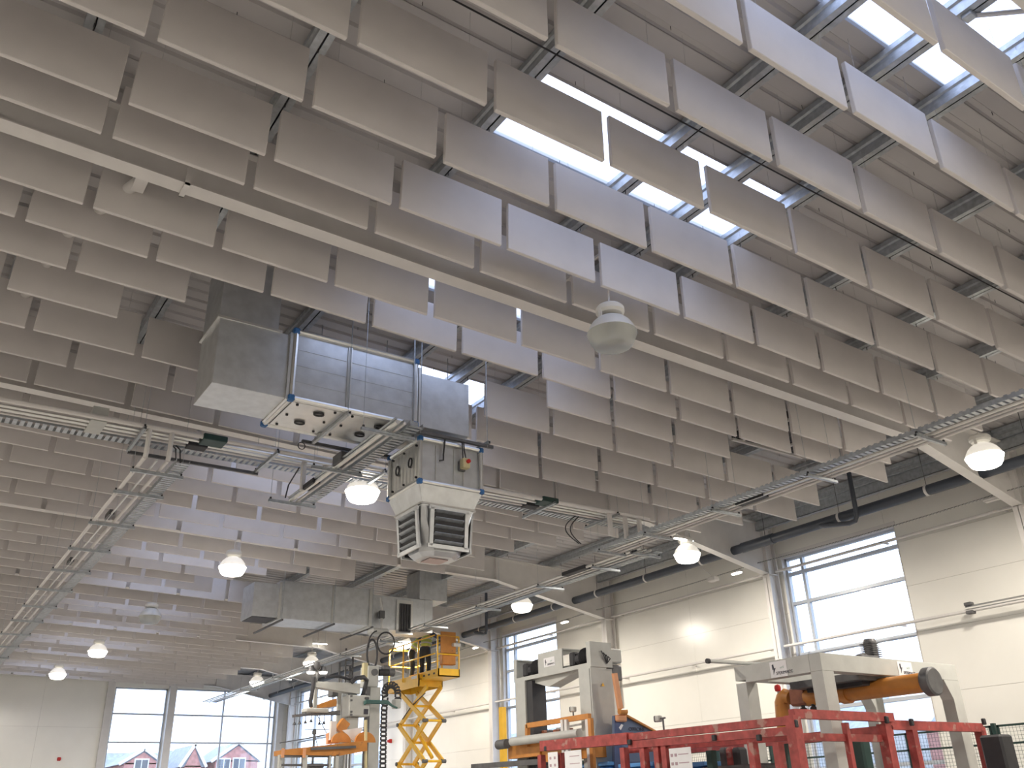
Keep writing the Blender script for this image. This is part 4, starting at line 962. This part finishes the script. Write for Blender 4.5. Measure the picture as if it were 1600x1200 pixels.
# ------------------------------------------------------------------ palletizer robot
PY = 19.4
def A(px, py, dy=0): return at(px, py, Y=PY + dy)
t = thing('palletizer', 'grey palletizing robot column with black cable chain, left of the scissor lift', 'machine', (9.3, PY, -EYE))
def pbox(x0, y0_, x1, y1_, dy, dep, nm, m, par=None, e=.015):
    a = A((x0+x1)/2 - (x1-x0)/2, (y0_+y1_)/2, dy); b = A(x1, (y0_+y1_)/2, dy); tp = A((x0+x1)/2, y0_, dy); bt = A((x0+x1)/2, y1_, dy)
    return MB().bevbox((a.x, PY + dy, bt.z), (b.x, PY + dy + dep, tp.z), e).build(nm, m, par or t)
a = A(579, 1073); b = A(595, 1073); MB().box((a.x, PY, -EYE), (b.x, PY + .3, a.z)).build('column', GREYM, t)
MB().box((a.x - .09, PY - .02, -EYE), (a.x - .02, PY + .1, a.z)).build('guide_rail', GREYD, t)
pbox(575, 1040, 592, 1073, -.06, .42, 'head_box', GREYM)
p = A(583, 1051); MB().tube([p + Vector((0, -.11, 0)), p + Vector((0, -.06, 0))], .075, 14).build('gear_cover', GREYD, t, True)
p = A(573, 1050); MB().box(p + Vector((-.08, -.02, -.2)), p + Vector((.02, .1, .2))).build('yellow_guard', PALEY, t)
a = A(592, 1051); b = A(614, 1051); MB().tube([a, b], .075, 14).build('drive_motor', DARK, t, True); MB().tube([b - Vector((.12, 0, 0)), b + Vector((.02, 0, 0))], .085, 14).build('motor_cap', GREYD, t, True)
MB().bevbox(A(603, 1046) - Vector((.1, .06, .02)), A(603, 1046) + Vector((.1, .06, .08)), .02).build('terminal_box', GREYD, t)
# horizontal arm, tapering to the far end
q = [A(494, 1064.5, -.25), A(563, 1067.5, -.25), A(563, 1084.5, -.25), A(494, 1073.5, -.25)]
MB().prism(q, (0, .26, 0)).build('arm', GREYM, t)
pbox(546, 1086, 578, 1119, -.3, .4, 'control_cabinet', GREYM)
m = MB()
for x_, y_ in ((549.5, 1087.5), (549.5, 1094), (549.5, 1112), (549.5, 1117)): p = A(x_, y_, -.33); m.box(p - Vector((.02, 0, .02)), p + Vector((.02, .03, .02)))
m.build('bolt', GREYD, t, kind='stuff')
p = A(572, 1112, -.31); MB().box(p - Vector((.05, .004, .055)), p + Vector((.05, 0, .055))).build('symbol_plate', INK, t)
pbox(570, 1089, 577, 1093, -.32, .02, 'vent', GREYD)
pbox(545, 1120, 560, 1160, -.15, .2, 'lower_column', GREYM)
# cable chain: arch of linked frames
def chain(pts, w_, nm='cable_chain'):
    m = MB(); n = 0
    for a, b in zip(pts, pts[1:]):
        a = Vector(a); b = Vector(b); L = (b - a).length; k = max(1, int(L / .09))
        for i in range(k):
            u = a.lerp(b, i / k); v = a.lerp(b, (i + .8) / k); d = (b - a).normalized(); s_ = Vector((d.z, 0, -d.x))
            for k_ in (-1, 1): m.bar(u + s_ * k_ * w_/2, v + s_ * k_ * w_/2, .03, .03)
            m.bar(u - s_ * w_/2, u + s_ * w_/2, .025, .05)
    return m.build(nm, DARK, t)
ar = [A(598, 1200, .1), A(599, 1150, .1), A(600, 1110, .1), A(602, 1088, .1)] + [A(611 - 10.5*math.cos(th), 1083 - 13*math.sin(th), .1) for th in [math.pi * i / 9 for i in range(10)]] + [A(622, 1098, .1)]
chain(ar, .13)
for k_ in range(3):
    MB().tube([A(569, 1097 + k_*1.6, -.32), A(572, 1095 + k_*1.6, -.36), A(590, 1095.5 + k_*1.5, -.36), A(606, 1096 + k_*1.5, -.3), A(613, 1103, -.2), A(620, 1106, -.1)], .024, 8).build('hose', mat('green_hose', (.03, .10, .09), .4), t, True)
MB().bevbox(A(618, 1100, 0) - Vector((.06, .1, .1)), A(618, 1100, 0) + Vector((.1, .1, .1)), .02).build('chain_anchor', GREYM, t)
def oval(cx_, cy_, rx, ry, a0, a1, dy, r_):
    return MB().tube([A(cx_ + rx*math.cos(math.radians(a0 + (a1-a0)*i/20)), cy_ - ry*math.sin(math.radians(a0 + (a1-a0)*i/20)), dy) for i in range(21)], r_, 8)
oval(581.5, 1022, 8, 23, -60, 245, .08, .024).build('overhead_hose', DARK, t, True)
oval(603, 1005, 13.5, 17, -20, 330, .25, .020).build('overhead_hose', DARK, t, True)
oval(590, 1008, 14, 22, 95, 190, .25, .016).build('overhead_hose', DARK, t, True)
MB().bevbox(A(581, 990, .3), A(610, 982, .3) + Vector((0, .3, 0)), .05).build('hose_reel', GREYM, t)
# hose loom by the arm
MB().tube([A(549, 1066, -.3), A(556, 1060, -.3), A(568, 1058, -.2), A(573, 1063, -.1), A(570, 1075, -.05), A(566, 1088, -.05)], .05, 8).build('black_loom', DARK, t, True)
MB().tube([A(508, 1058, -.1), A(530, 1057, -.1), A(549, 1062, -.1)], .03, 8).build('black_loom', DARK, t, True)
for x0, x1, m_ in ((529, 534, GREYM), (536, 541, GALV), (542, 544, GREYM)): a = A(x0, 1080, .6); b = A(x1, 1080, .6); MB().box((a.x, PY + .6, -EYE), (b.x, PY + .68, a.z)).build('aluminium_mast', m_, t)
pbox(519, 1075, 529, 1088, .5, .25, 'mast_box', GREYD)
a = A(492, 1078, -.2); b = A(496.5, 1078, -.2); MB().box((a.x, PY - .2, A(494, 1108, -.2).z), (b.x, PY - .12, A(494, 1074, -.2).z)).build('gripper_mast', GREYM, t)
MB().tube([A(490, 1058, -.25), A(489, 1075, -.25), A(485, 1096, -.25), A(486, 1105, -.25)], .045, 8).build('black_hose', DARK, t, True)
g = MB().bar(A(457, 1119, -.2), A(531, 1112, -.2), .05, .05).bar(A(470, 1117, .5), A(531, 1116, .5), .04, .04).bar(A(470, 1117.5, -.2), A(473, 1115.5, .5), .04, .04).build('gripper_bar', GREYD, t)
MB().bevbox(A(494, 1110, -.3) - Vector((.22, 0, .04)), A(494, 1110, -.3) + Vector((.3, .3, .05)), .02).build('gripper_head', GREYM, t)
for i, (x_, y_) in enumerate(((460, 1131), (468, 1130), (477, 1129), (486, 1127), (499, 1131), (506, 1130), (517, 1128))):
    p = A(x_, y_, -.2); MB().tube([p + Z3 * .2, p], .008, 5).build('cup_stem', GREYD, g); MB().lathe([(.012, .04), (.02, .02), (.042, -.02), (0, -.02)], tuple(p), 10).build('suction_cup', DARK, g, True)
# twin work lights on the arm end
for px, lab in ((486, 'lit work light, left one of the pair on the robot arm'), (505, 'lit work light, right one of the pair on the robot arm')):
    p = A(px, 1050, -.3); q = thing('work_light', lab, 'lamp', p, 'twin work lights on the robot arm')
    MB().lathe([(.0, .12), (.05, .11), (.07, .05), (.10, 0), (.0, 0)], tuple(p), 16).build('shade', GREYD, q, True)
    MB().lathe([(.0, 0), (.092, 0), (.08, -.03), (0, -.04)], tuple(p), 16).build('bulb', MATS['lamp_lens_lit'], q, True)
    MB().tube([p + Z3 * .12, A(495, 1043, -.28), A(495, 1066, -.28)], .02, 8).build('arm', GREYD, q)
p = A(495, 1041, -.28); MB().lathe([(0, .1), (.07, .08), (.09, 0), (.06, -.08), (0, -.09)], tuple(p), 14).build('pulley_housing', GREYD, t, True)
# orange conveyor tables by the robot
t = thing('pallet_conveyor', 'orange conveyor table with curved guide plates below the robot gripper', 'conveyor', (7.6, PY, -EYE))
q = [A(442, 1171.5, -1.2), A(474, 1168, -1.2), A(574, 1157, -1.2), A(574, 1173, -1.2), A(530, 1181, -1.2), A(480, 1180, -1.2), A(442, 1179.5, -1.2)]
MB().prism(q, (0, .5, 0)).build('table_side', ORG, t)
for x_ in (442, 475.5): a = A(x_, 1172, -1.24); MB().box(a - Vector((.03, .02, .14)), a + Vector((.03, 0, .03))).build('end_plate', REDK if False else PO, t)
MB().bar(A(486, 1170, -1.24), A(556, 1167, -1.24), .03, .05).build('slot_rail', GREYD, t)
def disc(cx_, cy_, r_, dy, nm, m):
    pts = [A(cx_ + r_ * math.cos(th), cy_ - r_ * math.sin(th) * 1.05, dy) for th in [math.pi * i / 14 for i in range(15)]]
    return MB().prism(pts, (0, .05, 0)).build(nm, m, t)
disc(533.5, 1160, 15, -1.0, 'curved_guide', ORG); disc(571, 1160, 16, -1.0, 'curved_guide', ORG)
MB().prism([A(x, y, -.9) for x, y in ((535, 1141), (567, 1136), (560, 1157), (552, 1157))], (0, .03, 0)).build('pinkish_panel', WHITE, t)
MB().prism([A(x, y, -.7) for x, y in ((512, 1146), (520, 1142), (530, 1161), (512, 1163))], (0, .1, 0)).build('pale_flap', PO, t)
MB().bar(A(529, 1143, -.6), A(540, 1127, -.6), .14, .2).build('orange_strut', ORG, t)
MB().prism([A(x, y, 1.2) for x, y in ((497, 1102), (526, 1091), (526, 1103), (500, 1106))], (0, .5, 0)).build('rear_table', ORG, t)
a = A(522, 1128, -.8); MB().box(a - Vector((.06, 0, .35)), a + Vector((.06, .1, .02))).build('pale_post', STEELW, t)
for x0, x1 in ((437, 440.5), (474, 481), (515, 518), (525, 530)):
    a = A(x0, 1181, -1.2); b = A(x1, 1181, -1.2); MB().box((a.x, PY - 1.2, -EYE), (b.x, PY - 1.1, a.z + .02)).build('leg', GREYM, t)
for y_ in (1182, 1195.5): MB().bar(A(438, y_, -1.15), A(518, y_, -1.15), .05, .04).build('cross_rail', GREYD, t)
MB().bevbox(A(484, 1200, -1.1), A(507, 1193, -1.1) + Vector((0, .3, 0)), .02).build('drive_box', GREYD, t)
MB().bar(A(571.5, 1125, -1.1), A(571.5, 1200, -1.1), .045, .05).build('cream_rod', PALEY, t)
# scaffold lattice at the gable side
t = thing('lattice_mast', 'thin steel lattice mast behind the robot against the gable glass', 'mast', (12, 30, -EYE))
SYv = 31
def S(px, py, dy=0): return at(px, py, Y=SYv + dy)
for x_ in (541, 552): MB().bar(S(x_, 1013), Vector((S(x_, 1080).x, SYv, -EYE)), .05, .05).build('upright', GREYD, t)
for i in range(9): MB().bar(S(541, 1016 + i*8), S(552, 1017 + i*8), .03, .03).build('rung', GREYD, t)
for x_, y_ in ((531, 1035), (547, 1040)): MB().bar(S(x_, y_, .8), Vector((S(x_, 1080, .8).x, SYv + .8, -EYE)), .06, .06).build('upright', GREYD, t)
t = thing('pulling_tripod', 'thin pole stand with wires in front of the gable window', 'stand', (10, 24, -EYE))
def T(px, py): return at(px, py, Y=24.0)
MB().tube([T(491, 1146), Vector((T(491, 1150).x, 24, -EYE))], .03, 8).build('pole', GREYD, t)
MB().bevbox(T(491, 1146) - Vector((.05, .05, .03)), T(491, 1146) + Vector((.05, .05, .09)), .02).build('pole_head', GREYD, t)
for a_, b_ in (((496, 1118), (514, 1153)), ((492, 1148), (496, 1166)), ((437, 1161), (512, 1148)), ((476, 1140), (520, 1139))): MB().tube([T(*a_), T(*b_)], .012, 5).build('wire', GREYD, t)

# ------------------------------------------------------------------ yellow scissor lift with two workers
LX = 13.1
def Lp(px, py): return at(px, py, X=LX)
a = Lp(606, 1078); b = Lp(654, 1066); pz = Lp(654, 1060).z; ly0, ly1 = b.y, a.y; LW = .82
t = thing('scissor_lift', 'raised yellow scissor lift beside the wall carrying two workers', 'lift', (LX + .5, (ly0 + ly1)/2, -EYE))
zb = pz - .22
MB().box((LX, ly0, zb), (LX + .03, ly1, pz + .12)).box((LX + LW - .03, ly0, zb), (LX + LW, ly1, pz + .12)).box((LX, ly0, zb), (LX + LW, ly0 + .03, pz + .12)).box((LX, ly1 - .03, zb), (LX + LW, ly1, pz + .12)).build('deck_frame', YEL, t)
MB().box((LX + .03, ly0, pz - .03), (LX + LW - .03, ly1, pz)).build('deck_floor', GREYD, t)
ext = MB().box((LX + .1, ly0 - 1.0, pz - .05), (LX + .13, ly0 + .8, pz + .17)).box((LX + LW, ly0 - 1.0, pz - .05), (LX + LW - .03, ly0 + .8, pz + .17)).box((LX + .1, ly0 - 1.0, pz - .05), (LX + LW, ly0 - .97, pz + .17)).box((LX + .13, ly0 - 1, pz - .05), (LX + LW, ly0, pz - .02)).build('extension_deck', YEL, t); ext['label'] = 'roll-out extension deck'
m = MB()
for fy in (-.8, -.5, -.2): m.box((LX + .095, ly0 + fy, pz + .03), (LX + .1, ly0 + fy + .1, pz + .08))
m.build('slot_mark', INK, t, kind='stuff')
MB().box((LX - .006, ly0 - .55 + .6, pz + .02), (LX, ly0 + .45, pz + .1)).build('label_plate', WHITE, t)
rz = pz + 1.1; ps = [(LX, y) for y in (ly0 + .05, ly0 + 1.0, (ly0 + ly1)/2, ly1 - .05)] + [(LX + LW, y) for y in (ly0 + .05, (ly0 + ly1)/2, ly1 - .05)] + [(LX + .1, ly0 - .95), (LX + LW, ly0 - .95)]
for x, y in ps: MB().tube([(x, y, pz), (x, y, rz)], .025, 8).build('rail_post', YEL, t, True)
for z in (rz, pz + .58):
    for p_, q_ in (((LX, ly0 - .95), (LX, ly1 - .05)), ((LX + LW, ly0 - .95), (LX + LW, ly1 - .05)), ((LX, ly1 - .05), (LX + LW, ly1 - .05)), ((LX + .1, ly0 - .95), (LX + LW, ly0 - .95))):
        MB().tube([(p_[0], p_[1], z), (q_[0], q_[1], z)], .022, 8).build('guard_rail', YEL, t, True)
MB().box((LX + .2, ly0 - .97, pz + .62), (LX + .7, ly0 - .94, rz + .12)).build('tool_board', ORG, t)
MB().bevbox((LX + .55, ly0 - 1.12, pz + .8), (LX + .8, ly0 - .97, pz + .9), .02).build('tray', STEELW, t)
MB().bevbox((LX + .3, ly0 - .9, pz + .3), (LX + .75, ly0 - .7, pz + .7), .02).build('control_box', ORG, t)
# scissor stack
zs_ = [zb]; lv = [Lp(619, 1133).z, Lp(619, 1194).z]; step = zs_[0] - lv[0]
step2 = lv[0] - lv[1]; lev = [zb - .02, lv[0], lv[1]]
while lev[-1] - step2 > -EYE + .45: lev.append(lev[-1] - step2)
if len(lev) % 1 == 0 and lev[-1] > -EYE + .5: lev.append(-EYE + .45)
sa, sb_ = Lp(660, 1127).y, Lp(619, 1133).y
for i, (z1_, z0_) in enumerate(zip(lev, lev[1:])):
    for k_, X_ in enumerate((LX + .08, LX + LW - .14)):
        off = .06 if k_ == 0 else -.06
        MB().bar((X_, sa, z0_), (X_, sb_, z1_), .05, .13).build('scissor_arm', YEL, t)
        MB().bar((X_ + off, sb_, z0_), (X_ + off, sa, z1_), .05, .13).build('scissor_arm', YEL, t)
        for y in (sa, sb_): MB().tube([(X_ - .06, y, z0_), (X_ + .09, y, z0_)], .055, 10).build('pivot_pin', GREYD, t, True)
    for y in (sa, sb_): MB().tube([(LX + .08, y, z0_), (LX + LW - .14, y, z0_)], .035, 8).build('cross_tube', YEL, t, True)
    MB().tube([(LX + .08, (sa + sb_)/2, (z0_ + z1_)/2), (LX + LW - .14, (sa + sb_)/2, (z0_ + z1_)/2)], .035, 8).build('cross_tube', YEL, t, True)
for i in (1, 2):
    if i + 1 < len(lev): z0_, z1_ = lev[i+1], lev[i]; MB().tube([(LX + .38, sa + .1, z0_ + .1), (LX + .38, (sa*.4 + sb_*.6), z1_ - .25)], .055, 10).build('hydraulic_ram', YEL, t, True)
MB().tube([(LX + .1, sb_ - .2, lev[1] + .15), (LX + .08, (sa+sb_)/2, (lev[0]+lev[1])/2), (LX + .08, sa - .0, lev[0] - .2)], .015, 6).build('hose', DARK, t, True)
MB().bevbox((LX - .02, min(ly0, sa) - .1, -EYE + .12), (LX + LW + .02, max(ly1, sb_) + .1, -EYE + .45), .04).build('chassis', YEL, t)
for x in (LX, LX + LW - .2):
    for y in (sa + .15, sb_ - .15): MB().tube([(x, y, -EYE + .2), (x + .2, y, -EYE + .2)], .2, 18).build('wheel', DARK, t, True)

def person(lab, base, face, lean, arm, hair_c, seed):
    """one skinned body, posed; clothes, hair and helmet are children. base = feet centre, face = heading angle"""
    t = thing('person', lab, 'person', base, 'workers on the scissor lift')
    c, s_ = math.cos(face), math.sin(face)
    def G(x, y, z):                                  # x: body right, y: forward, z: up; the trunk leans forward about the hips
        if z > .92:
            dz = z - .92; y, z = y * math.cos(lean) + dz * math.sin(lean), .92 + dz * math.cos(lean) - y * math.sin(lean)
        return (c * x - s_ * y, s_ * x + c * y, z)
    def skin(nm, pts, ed, m, par, rad, root=0, sub=2):
        me = bpy.data.meshes.new(nm); me.from_pydata([G(*p) for p in pts], ed, []); me.materials.append(m)
        o = bpy.data.objects.new(nm, me); COL.objects.link(o); o.parent = par; o['o0'] = tuple(base)
        sk = o.modifiers.new('skin', 'SKIN'); sk.use_smooth_shade = True
        for i, r in enumerate(rad): me.skin_vertices[0].data[i].radius = (r, r) if not isinstance(r, tuple) else r
        me.skin_vertices[0].data[root].use_root = True
        su = o.modifiers.new('sub', 'SUBSURF'); su.levels = su.render_levels = sub; return o
    SKN = mat('skin_tone', (.55, .36, .27), .55, noise=.03)
    # 0 pelvis 1 waist 2 chest 3 neck base 4 neck 5 head mid 6 head top | legs | arms
    P = [(0,0,.95),(0,0,1.08),(0,.01,1.30),(0,0,1.45),(0,.01,1.52),(0,.03,1.62),(0,.02,1.72)]
    Rr = [(.16,.115),(.145,.105),(.17,.12),(.09,.08),(.055,.058),(.075,.095),(.06,.07)]
    E_ = [(0,1),(1,2),(2,3),(3,4),(4,5),(5,6)]
    for sg in (-1, 1):
        b = len(P); P += [(sg*.10,0,.86),(sg*.12,.05,.50),(sg*.12,0,.10),(sg*.13,.13,.05)]; Rr += [.092,.062,.045,.042]; E_ += [(0,b),(b,b+1),(b+1,b+2),(b+2,b+3)]
        b = len(P); ax, ay, az = arm[0 if sg < 0 else 1]
        P += [(sg*.19,0,1.42),(sg*.24 + sg*ax*.5, ay*.4, 1.42 + (az-.0)*.45 - .12),(sg*.22 + sg*ax*.2, ay, 1.32 + az)]; Rr += [.06,.045,.032]; E_ += [(3,b),(b,b+1),(b+1,b+2)]
        w = b + 2; wx, wy, wz = P[w]
        for f in range(5):
            fb = len(P); dx = (f - 1.5) * .018
            if f == 4: P += [(wx - sg*.035, wy + .03, wz + .02), (wx - sg*.05, wy + .07, wz + .03)]
            else: P += [(wx + dx, wy + .085, wz + .01), (wx + dx, wy + .125 - abs(f-1)*.008, wz + .0), (wx + dx, wy + .145 - abs(f-1)*.01, wz - .025)]
            Rr += [.011, .009] if f == 4 else [.011, .009, .008]
            E_ += [(w, fb)] + [(fb + i, fb + i + 1) for i in range(len(P) - fb - 1)]
    body = skin('body', P, E_, SKN, t, Rr)
    TR = mat('dark_work_trousers', (.03, .035, .05), .8, noise=.2)
    tp = [P[0], (0,0,1.05)] ; te = [(0,1)]; tr_ = [(.175,.13), (.16,.12)]
    for sg in (-1, 1): b = len(tp); tp += [(sg*.10,0,.86),(sg*.12,.05,.50),(sg*.12,0,.12)]; tr_ += [.105,.078,.062]; te += [(0,b),(b,b+1),(b+1,b+2)]
    skin('trousers', tp, te, TR, t, tr_)
    for sg in (-1, 1): skin('boot', [(sg*.12,-.04,.05),(sg*.125,.06,.05),(sg*.13,.16,.04)], [(0,1),(1,2)], DARK, t, [.055,.055,.045])
    sl = [P[3]]; se = []; sr_ = [(.10,.09)]
    for k_, b in enumerate((11, 11 + 3 + 14 + 4)):
        pass
    ai = [i for i in range(len(P)) if abs(abs(P[i][0]) - .19) < 1e-6 and abs(P[i][2] - 1.42) < 1e-6]
    for b in ai: n_ = len(sl); sl += [P[b], P[b+1], tuple(Vector(P[b+1]).lerp(Vector(P[b+2]), .8))]; se += [(0,n_),(n_,n_+1),(n_+1,n_+2)]; sr_ += [.072,.056,.042]
    skin('sleeves', sl, se, mat('navy_sleeve', (.05, .07, .13), .8), t, sr_)
    VS = mat('hi_vis_vest', (.55, .66, .16), .7, noise=.05)
    v = skin('hi_vis_vest', [(0,0,.98),(0,0,1.12),(0,.01,1.30),(0,0,1.44)], [(0,1),(1,2),(2,3)], VS, t, [(.185,.14),(.175,.135),(.20,.145),(.15,.11)])
    for z in (1.08, 1.22):
        n = 20; pts = []
        MBs = MB()
        ringp = [(.205 * math.cos(2*math.pi*k/n), .150 * math.sin(2*math.pi*k/n), z) for k in range(n)]; 
        lo_ = [Vector(G(*p)) for p in ringp]; hi_ = [Vector(G(p[0], p[1], p[2] + .05)) for p in ringp]
        MBs.v = [tuple(Vector(base) + q) for q in lo_ + hi_]; MBs.f = [(k, (k+1) % n, n + (k+1) % n, n + k) for k in range(n)]
        MBs.build('reflective_band', mat('reflective_tape', (.7, .7, .68), .3, .3), v)
    H = mat(hair_c[0], hair_c[1], .7)
    skin('hair' if 'hair' in hair_c[0] else 'helmet', [(0,-.03,1.66),(0,.0,1.74),(0,.03,1.76)], [(0,1),(1,2)], H, t, [(.085,.085),(.075,.085),(.05,.055)])
    # face: nose, eyes, mouth, ears
    def blob(nm, p, r, m):
        mb = MB(); q = Vector(base) + Vector(G(*p)); mb.lathe([(0, r), (r*.8, r*.6), (r, 0), (r*.8, -r*.6), (0, -r)], tuple(q), 8); mb.build(nm, m, body, True)
    blob('nose', (0, .125, 1.60), .016, SKN)
    for sg in (-1, 1): blob('eye', (sg*.033, .112, 1.635), .010, INK); blob('ear', (sg*.078, .02, 1.62), .022, SKN)
    blob('mouth', (0, .118, 1.565), .014, mat('lip', (.4, .18, .15), .5))
    return t
person('worker in hi-vis vest and dark hair reaching up by the wall pipe', (LX + .5, ly0 + .55, pz), math.radians(-60), .30, ((.05, .42, .12), (.05, .45, .2)), ('dark_hair', (.02, .018, .016)), 1)
person('worker in hi-vis vest bending beside the glowing lamp on the lift', (LX + .38, (ly0 + ly1)/2 + .2, pz), math.radians(-120), .55, ((.02, .35, -.05), (.02, .38, -.1)), ('pale_helmet', (.55, .55, .50)), 2)

# ------------------------------------------------------------------ houses outside
BRK = mat('red_brick', (.52, .27, .25), .85, noise=.25, scale=3); RTL = mat('grey_roof_tiles', (.30, .34, .40), .8, noise=.2, scale=4)
WHT = mat('white_trim', (.8, .8, .8), .5); PGL = mat('dark_pane', (.10, .12, .15), .1)
def house(x0, x1, y0, y1, ze, zr, axis, lab, face_windows):
    """brick house; ridge along axis; gable ends on the other sides"""
    zg = -EYE - .3
    t = thing('house', lab, 'house', ((x0+x1)/2, (y0+y1)/2, zg), 'brick houses outside')
    MB().box((x0, y0, zg), (x1, y1, ze)).build('wall', BRK, t)
    if axis == 'x':
        ym = (y0+y1)/2; MB().prism([(x0-.2, y0-.4, ze-.1), (x0-.2, ym, zr), (x0-.2, y1+.4, ze-.1)], (x1-x0+.4, 0, 0)).build('roof', RTL, t)
    else:
        xm = (x0+x1)/2; MB().prism([(x0-.4, y0+.06, ze-.1), (xm, y0+.06, zr), (x1+.4, y0+.06, ze-.1)], (0, y1-y0, 0)).build('roof', RTL, t)
        MB().prism([(x0, y0, ze-.1), (xm, y0, zr-.25), (x1, y0, ze-.1)], (0, .05, 0)).build('gable', BRK, t)
        MB().bar((x0-.4, y0-.05, ze-.1), (xm, y0-.05, zr), .15, .22).bar((x1+.4, y0-.05, ze-.1), (xm, y0-.05, zr), .15, .22).build('bargeboard', WHT, t)
    for f, u, z in face_windows:
        if f == 'y': w_ = MB().box((u-.55, y0-.06, z-.6), (u+.55, y0, z+.6)).build('window', WHT, t); MB().box((u-.45, y0-.08, z-.5), (u-.04, y0-.06, z+.5)).build('pane', PGL, w_); MB().box((u+.04, y0-.08, z-.5), (u+.45, y0-.06, z+.5)).build('pane', PGL, w_)
        else: w_ = MB().box((x0-.06, u-.55, z-.6), (x0, u+.55, z+.6)).build('window', WHT, t); MB().box((x0-.08, u-.45, z-.5), (x0-.06, u-.04, z+.5)).build('pane', PGL, w_); MB().box((x0-.08, u+.04, z-.5), (x0-.06, u+.45, z+.5)).build('pane', PGL, w_)
    return t
HY = 78.
def H_(px, py): return at(px, py, Y=HY)
gz = H_(230, 1168).z
# long grey roofs behind, gabled fronts before them
house(H_(160, 1180).x - 4, H_(300, 1180).x, HY + 6.6, HY + 14, gz - 3.0, gz + .2, 'x', 'brick house with long grey roof, seen low in the left gable window', [])
house(H_(193, 1200).x, H_(250, 1200).x, HY, HY + 6, H_(215, 1192).z, gz - .1, 'y', 'brick gabled house front at the left of the gable windows', [('y', H_(222, 1185).x, gz - 1.4)])
house(H_(306, 1180).x, H_(362, 1180).x, HY + 6.6, HY + 14, gz - 2.6, gz + .4, 'x', 'grey roofed house between the two gabled fronts', [])
house(H_(288, 1200).x, H_(314, 1200).x, HY, HY + 6, H_(300, 1190).z - .3, H_(302, 1163).z, 'y', 'narrow brick gable with white bargeboards in the middle gable window', [])
house(H_(336, 1200).x, H_(402, 1200).x, HY, HY + 6, H_(350, 1188).z, H_(372, 1160).z, 'y', 'large brick gabled house at the right of the gable windows', [('y', H_(349, 1197).x, H_(349, 1197).z), ('y', H_(373, 1196).x, H_(373, 1196).z)])
HX = 46.
def K_(px, py): return at(px, py, X=HX)
rz1 = K_(1350, 1079).z
ez = rz1 - 3.0
def side_house(ya, yb, x0, ze, zr, lab, wins):
    zg = -EYE - .3; t = thing('house', lab, 'house', (x0 + 4, (ya+yb)/2, zg), 'brick houses outside')
    MB().box((x0, ya, zg), (x0 + 9, yb, ze)).build('wall', BRK, t)
    MB().prism([(x0 - .4, ya-.2, ze-.1), (x0 + 4.5, ya-.2, zr), (x0 + 9.4, ya-.2, ze-.1)], (0, yb-ya+.4, 0)).build('roof', RTL, t)
    for u, z in wins:
        w_ = MB().box((x0-.06, u-.6, z-.7), (x0, u+.6, z+.7)).build('window', WHT, t)
        for s_ in (-1, 1): MB().box((x0-.08, u+s_*.3-.24, z-.6), (x0-.06, u+s_*.3+.24, z+.6)).build('pane', PGL, w_)
    return t
yA, yB = K_(1445, 1110).y - 6, K_(1275, 1110).y + 4
h = side_house(yA, yB, HX - 4.5, ez, rz1, 'brick house with grey roof and white dormer beyond the big wall window', [(yA + 3 + 4*i, ez - 1.6) for i in range(int((yB-yA)/4))])
d = at(1417, 1112, X=HX - 3.6); MB().prism([(HX - 4.3, d.y - 1.1, d.z - 1), (HX - 4.3, d.y - 1.1, d.z), (HX - 4.3, d.y, d.z + 1), (HX - 4.3, d.y + 1.1, d.z), (HX - 4.3, d.y + 1.1, d.z - 1)], (2.5, 0, 0)).build('dormer', WHT, h)
side_house(56, 78, HX - 8, ez - .2, rz1 - .1, 'brick house with grey roof beyond the second wall window', [(60 + 4*i, ez - 2) for i in range(4)])
side_house(84, 110, HX - 8, ez, rz1, 'distant brick house beyond the corner glazing', [(88 + 4*i, ez - 2) for i in range(4)])
# red cladding posts of the yard shelter seen through the fence
t = thing('yard_shelter', 'red and white striped shelter wall outside behind the mesh fence', 'shelter', (26, 18, -EYE - .3))
ya, yb = at(1440, 1150, X=24).y - 4, at(1262, 1150, X=24).y + 3; zt_ = at(1400, 1141, X=24).z
n = int((yb - ya) / .55)
for i in range(n):
    MB().box((24, ya + i*.55, -EYE - .3), (24.08, ya + i*.55 + .54, zt_ - (.9 if i % 4 > 1 else 0) * 0)).build('cladding_strip', (BRK if i % 3 == 0 else mat('pale_cladding', (.62, .64, .68), .6)), t)

# ------------------------------------------------------------------ tidy: helper property off every object
for o in bpy.data.objects:
    if 'o0' in o: del o['o0']
